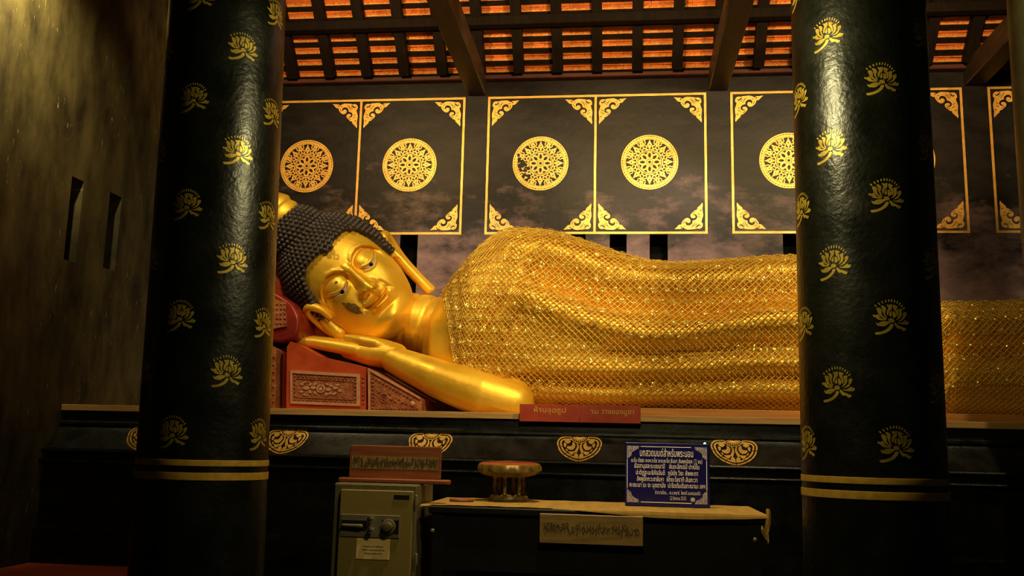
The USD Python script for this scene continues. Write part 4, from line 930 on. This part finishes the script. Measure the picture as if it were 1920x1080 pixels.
for k, (ua, ub, v) in enumerate(((681, 719, 1025), (679, 722, 1031.5), (683, 717, 1038))):
    part(door, 'notice_line', to_wall(plate(strokes(20 + k, q(ua, v)[0], q(ub, v)[0], q(700, v + 1.6)[2], q(700, v - 1.8)[2], 18).simplify(.0003), .0006), 0, SY - .0243, 0), INK)
for va, vb in ((928, 950), (1038, 1060)):
    p = q(779, (va + vb) / 2); part(door, 'hinge', lathe([(.006, 0), (.009, .004), (.009, q(779, va)[2] - q(779, vb)[2] - .004), (.006, q(779, va)[2] - q(779, vb)[2])], 16, (q(779.5, (va + vb) / 2)[0], SY - .016, q(779, vb)[2])), STEEL, smooth=40)

ws = thing('wooden_sign', (at(740, 897, TY + .12)[0], TY + .12, SZt), 'reddish wooden sign board with dark carved script standing on the safe', 'sign')
WY = TY + .10; p0, p1 = at(637, 893, WY), at(842, 901, WY); base_z = SZt
bt = base_z + .022
part(ws, 'foot_board', bx(p0[0], p1[0], WY - .03, WY + .06, base_z, bt, .005), SIGN_WOOD)
zt = at(740, 836, WY)[2]
part(ws, 'board', bx(at(655.5, 860, WY)[0], at(827, 860, WY)[0], WY, WY + .018, bt - .004, zt, .003), SIGN_WOOD)
xa, xb = at(660, 860, WY)[0], at(822, 860, WY)[0]
part(ws, 'script_ground', bx(xa, xb, WY - .0012, WY + .001, at(740, 880, WY)[2], at(740, 856, WY)[2]), PLAQUE)
part(ws, 'script', to_wall(plate(strokes(9, xa + .004, xb - .004, at(740, 879, WY)[2], at(740, 857, WY)[2], 36).simplify(.0006), .0016), 0, WY - .001, 0), INK)

BY = -4.92
bs = thing('blue_sign', (at(1252, 940, BY)[0], BY, TZ + .005), 'small blue plate with white Thai chant text standing on the yellow cloth', 'sign')
x0, x1 = at(1172, 885, BY)[0], at(1331, 885, BY)[0]; z0 = TZ + .006; z1 = at(1250, 831, BY)[2]
part(bs, 'plate', bx(x0, x1, BY, BY + .012, z0, z1, .003), BLUE)
W_, H_ = x1 - x0, z1 - z0; sx = lambda t: x0 + W_ * t; szz = lambda t: z1 - H_ * t
ft = 1 / 1270.; XX = lambda p: sx((p - 95) * ft); ZZ = lambda p: szz((p - 100) / 915.)
brd = []
for xa, xb, za, zb in ((330, 1090, 150, 162), (330, 1090, 950, 962)): brd.append(sbox(XX(xa), ZZ(zb), XX(xb), ZZ(za)))
for xa, xb, za, zb in ((122, 134, 330, 760), (1312, 1324, 340, 770)): brd.append(sbox(XX(xa), ZZ(zb), XX(xb), ZZ(za)))
part(bs, 'border_line', to_wall(plate(unary_union(brd), .0012), 0, BY + .0004, 0), WHITE_PRINT)
for fx, fv in ((1, 1), (-1, 1), (1, -1), (-1, -1)):
    c = [(122, 148), (310, 148), (295, 190), (240, 215), (195, 250), (190, 290), (150, 320), (122, 345)]
    c = [(x if fx > 0 else 1446 - x, y if fv > 0 else 1112 - y) for x, y in c]
    part(bs, 'corner_ornament', to_wall(plate(Polygon([(XX(x), ZZ(y)) for x, y in c]).buffer(0), .0012), 0, BY + .0004, 0), SILVER)
for txt, zl, xa, xb, hh in (('บทสวดมนต์สำหรับพระนอน', 296, 318, 1118, .030), ('นะโม ตัสสะ ภะคะวะโต อะระหะโต สัมมา สัมพุทธัสสะ (3 จบ)', 384, 188, 1252, .016), ('ยัสสานุสสะระเณนาปิ', 468, 235, 692, .019), ('อันตะลิกเขปิ ปาณิโน', 468, 758, 1208, .019), ('ปะติฏฐะมะธิคัจฉันติ', 562, 258, 694, .019), ('ภูมิยัง วิยะ สัพพะทา', 562, 740, 1188, .019), ('สัพพูปัททะวะชาลัมหา', 654, 272, 676, .019), ('ยักขะโจราทิ สัมภะวา', 654, 720, 1178, .019), ('คะณะนา นะ จะ มุตตานัง', 742, 160, 704, .019), ('ปะริตตันตัมภะณามะ เหฯ', 742, 740, 1292, .019), ('จัดถวายโดย...  พ.อ.พฤทธ์  โพธศรี และครอบครัว', 836, 545, 1222, .014), ('12 สิงหาคม 2553', 915, 768, 1008, .014)):
    put_text(bs, txt, hh, XX(xa), ZZ(zl), BY + .0004, WHITE_PRINT, width=XX(xb) - XX(xa), bold=hh > .015, t=.0012)
ec = (XX(1108), ZZ(902)); em = Point(ec).buffer(.011).difference(Point(ec).buffer(.0085)).union(Point(ec).buffer(.0060).difference(sbox(ec[0] - .001, ec[1] - .004, ec[0] + .001, ec[1] + .004)))
part(bs, 'emblem', to_wall(plate(em, .0012), 0, BY + .0004, 0), WHITE_PRINT)

OY = -4.80
tr = thing('offering_tray', (at(954, 931, OY)[0], OY, TZ + .005), 'round footed offering tray, olive gold outside and red inside, on the yellow cloth', 'tray')
c = at(954, 931, OY); tz = TZ + .005; kk = (OY - EYE[1]) / F_PX * 1.01
Hz = lambda v: 1.1 + (839.5 - v) * kk
ring = lathe([(.028 * 3.3, 0), (.106, .001), (.108, .012), (.100, .026), (.078, .030)], 48, (c[0], OY, tz)); part(tr, 'foot_ring', ring, TRAY, smooth=35)
zb_ = max(Hz(892), tz + .09); zt_ = Hz(871)
for k in range(6):
    a = k * math.pi / 3 + .35; hcol = zb_ - tz - .024
    part(tr, 'spindle', lathe([(.009, 0), (.014, .1 * hcol), (.008, .22 * hcol), (.013, .5 * hcol), (.008, .78 * hcol), (.014, .9 * hcol), (.009, hcol)], 14, (c[0] + .078 * math.cos(a), OY + .078 * math.sin(a), tz + .026)), TRAY, smooth=40)
A = np.arange(96) * 2 * math.pi / 96; hh = zt_ - zb_
pr = [(.02, 0, 0), (.115, -.002, 0), (.150, .10 * hh, 0), (.172, .45 * hh, 1), (.170, .75 * hh, 1), (.163, hh, .2), (.158, hh + .002, 0), (.155, .9 * hh, 0)]
Pb = np.array([[(c[0] + (r + lob * .004 * math.cos(16 * t)) * math.cos(t), OY + (r + lob * .004 * math.cos(16 * t)) * math.sin(t), zb_ + z) for t in A] for r, z, lob in pr])
tilt = trimesh.transformations.rotation_matrix(math.radians(3.4), [1, 0, 0], (c[0], OY, zb_))
bm_ = outward(grid(Pb, closed_v=True, caps=True)); bm_.apply_transform(tilt); part(tr, 'bowl', bm_, TRAY, smooth=45)
lm_ = lathe([(.01, hh * .80), (.150, hh * .84), (.1545, hh * .96), (.152, hh * 1.01), (.140, hh * .92), (.01, hh * .90)], 64, (c[0], OY, zb_)); lm_.apply_transform(tilt)
part(tr, 'red_lining', lm_, TRAY_RED, smooth=40, label='red lacquered inside')

dp = at(866, 930, -4.98); an = np.linspace(0, 2 * math.pi, 30)
lw = thing('bangle', (dp[0], -4.98, TZ + .005), 'small flat brown ring lying on the yellow cloth next to the safe', 'ring')
part(lw, 'hoop', tube(np.stack([dp[0] + .058 * np.cos(an), -4.98 + .05 * np.sin(an), np.full(30, TZ + .0125)], 1), .007, 8, cap=True), SIGN_WOOD, smooth=True)
gp = at(1325, 832, -2.0)
gl = thing('indicator_light', (gp[0], -1.93, gp[2]), 'tiny green light glowing at the pedestal above the blue plate', 'indicator light')
ball = trimesh.creation.icosphere(2, .011); ball.apply_translation((gp[0], np.interp(gp[2], fz, fy) - .018, gp[2])); part(gl, 'lens', ball, GREEN, smooth=True)
part(gl, 'holder', lathe([(.012, 0), (.016, .002), (.014, .014), (.006, .016)], 18, (gp[0], np.interp(gp[2], fz, fy) + .002, gp[2]), (0, -1, 0)), BLACK, smooth=40)
cp = thing('red_carpet', (-3.9, -3.4, 0), 'red carpet laid on the dark floor along the slotted side wall', 'carpet')
part(cp, 'pile', bx(-4.78, -2.95, -4.9, -2.06, .001, .012, .004), CARPET)
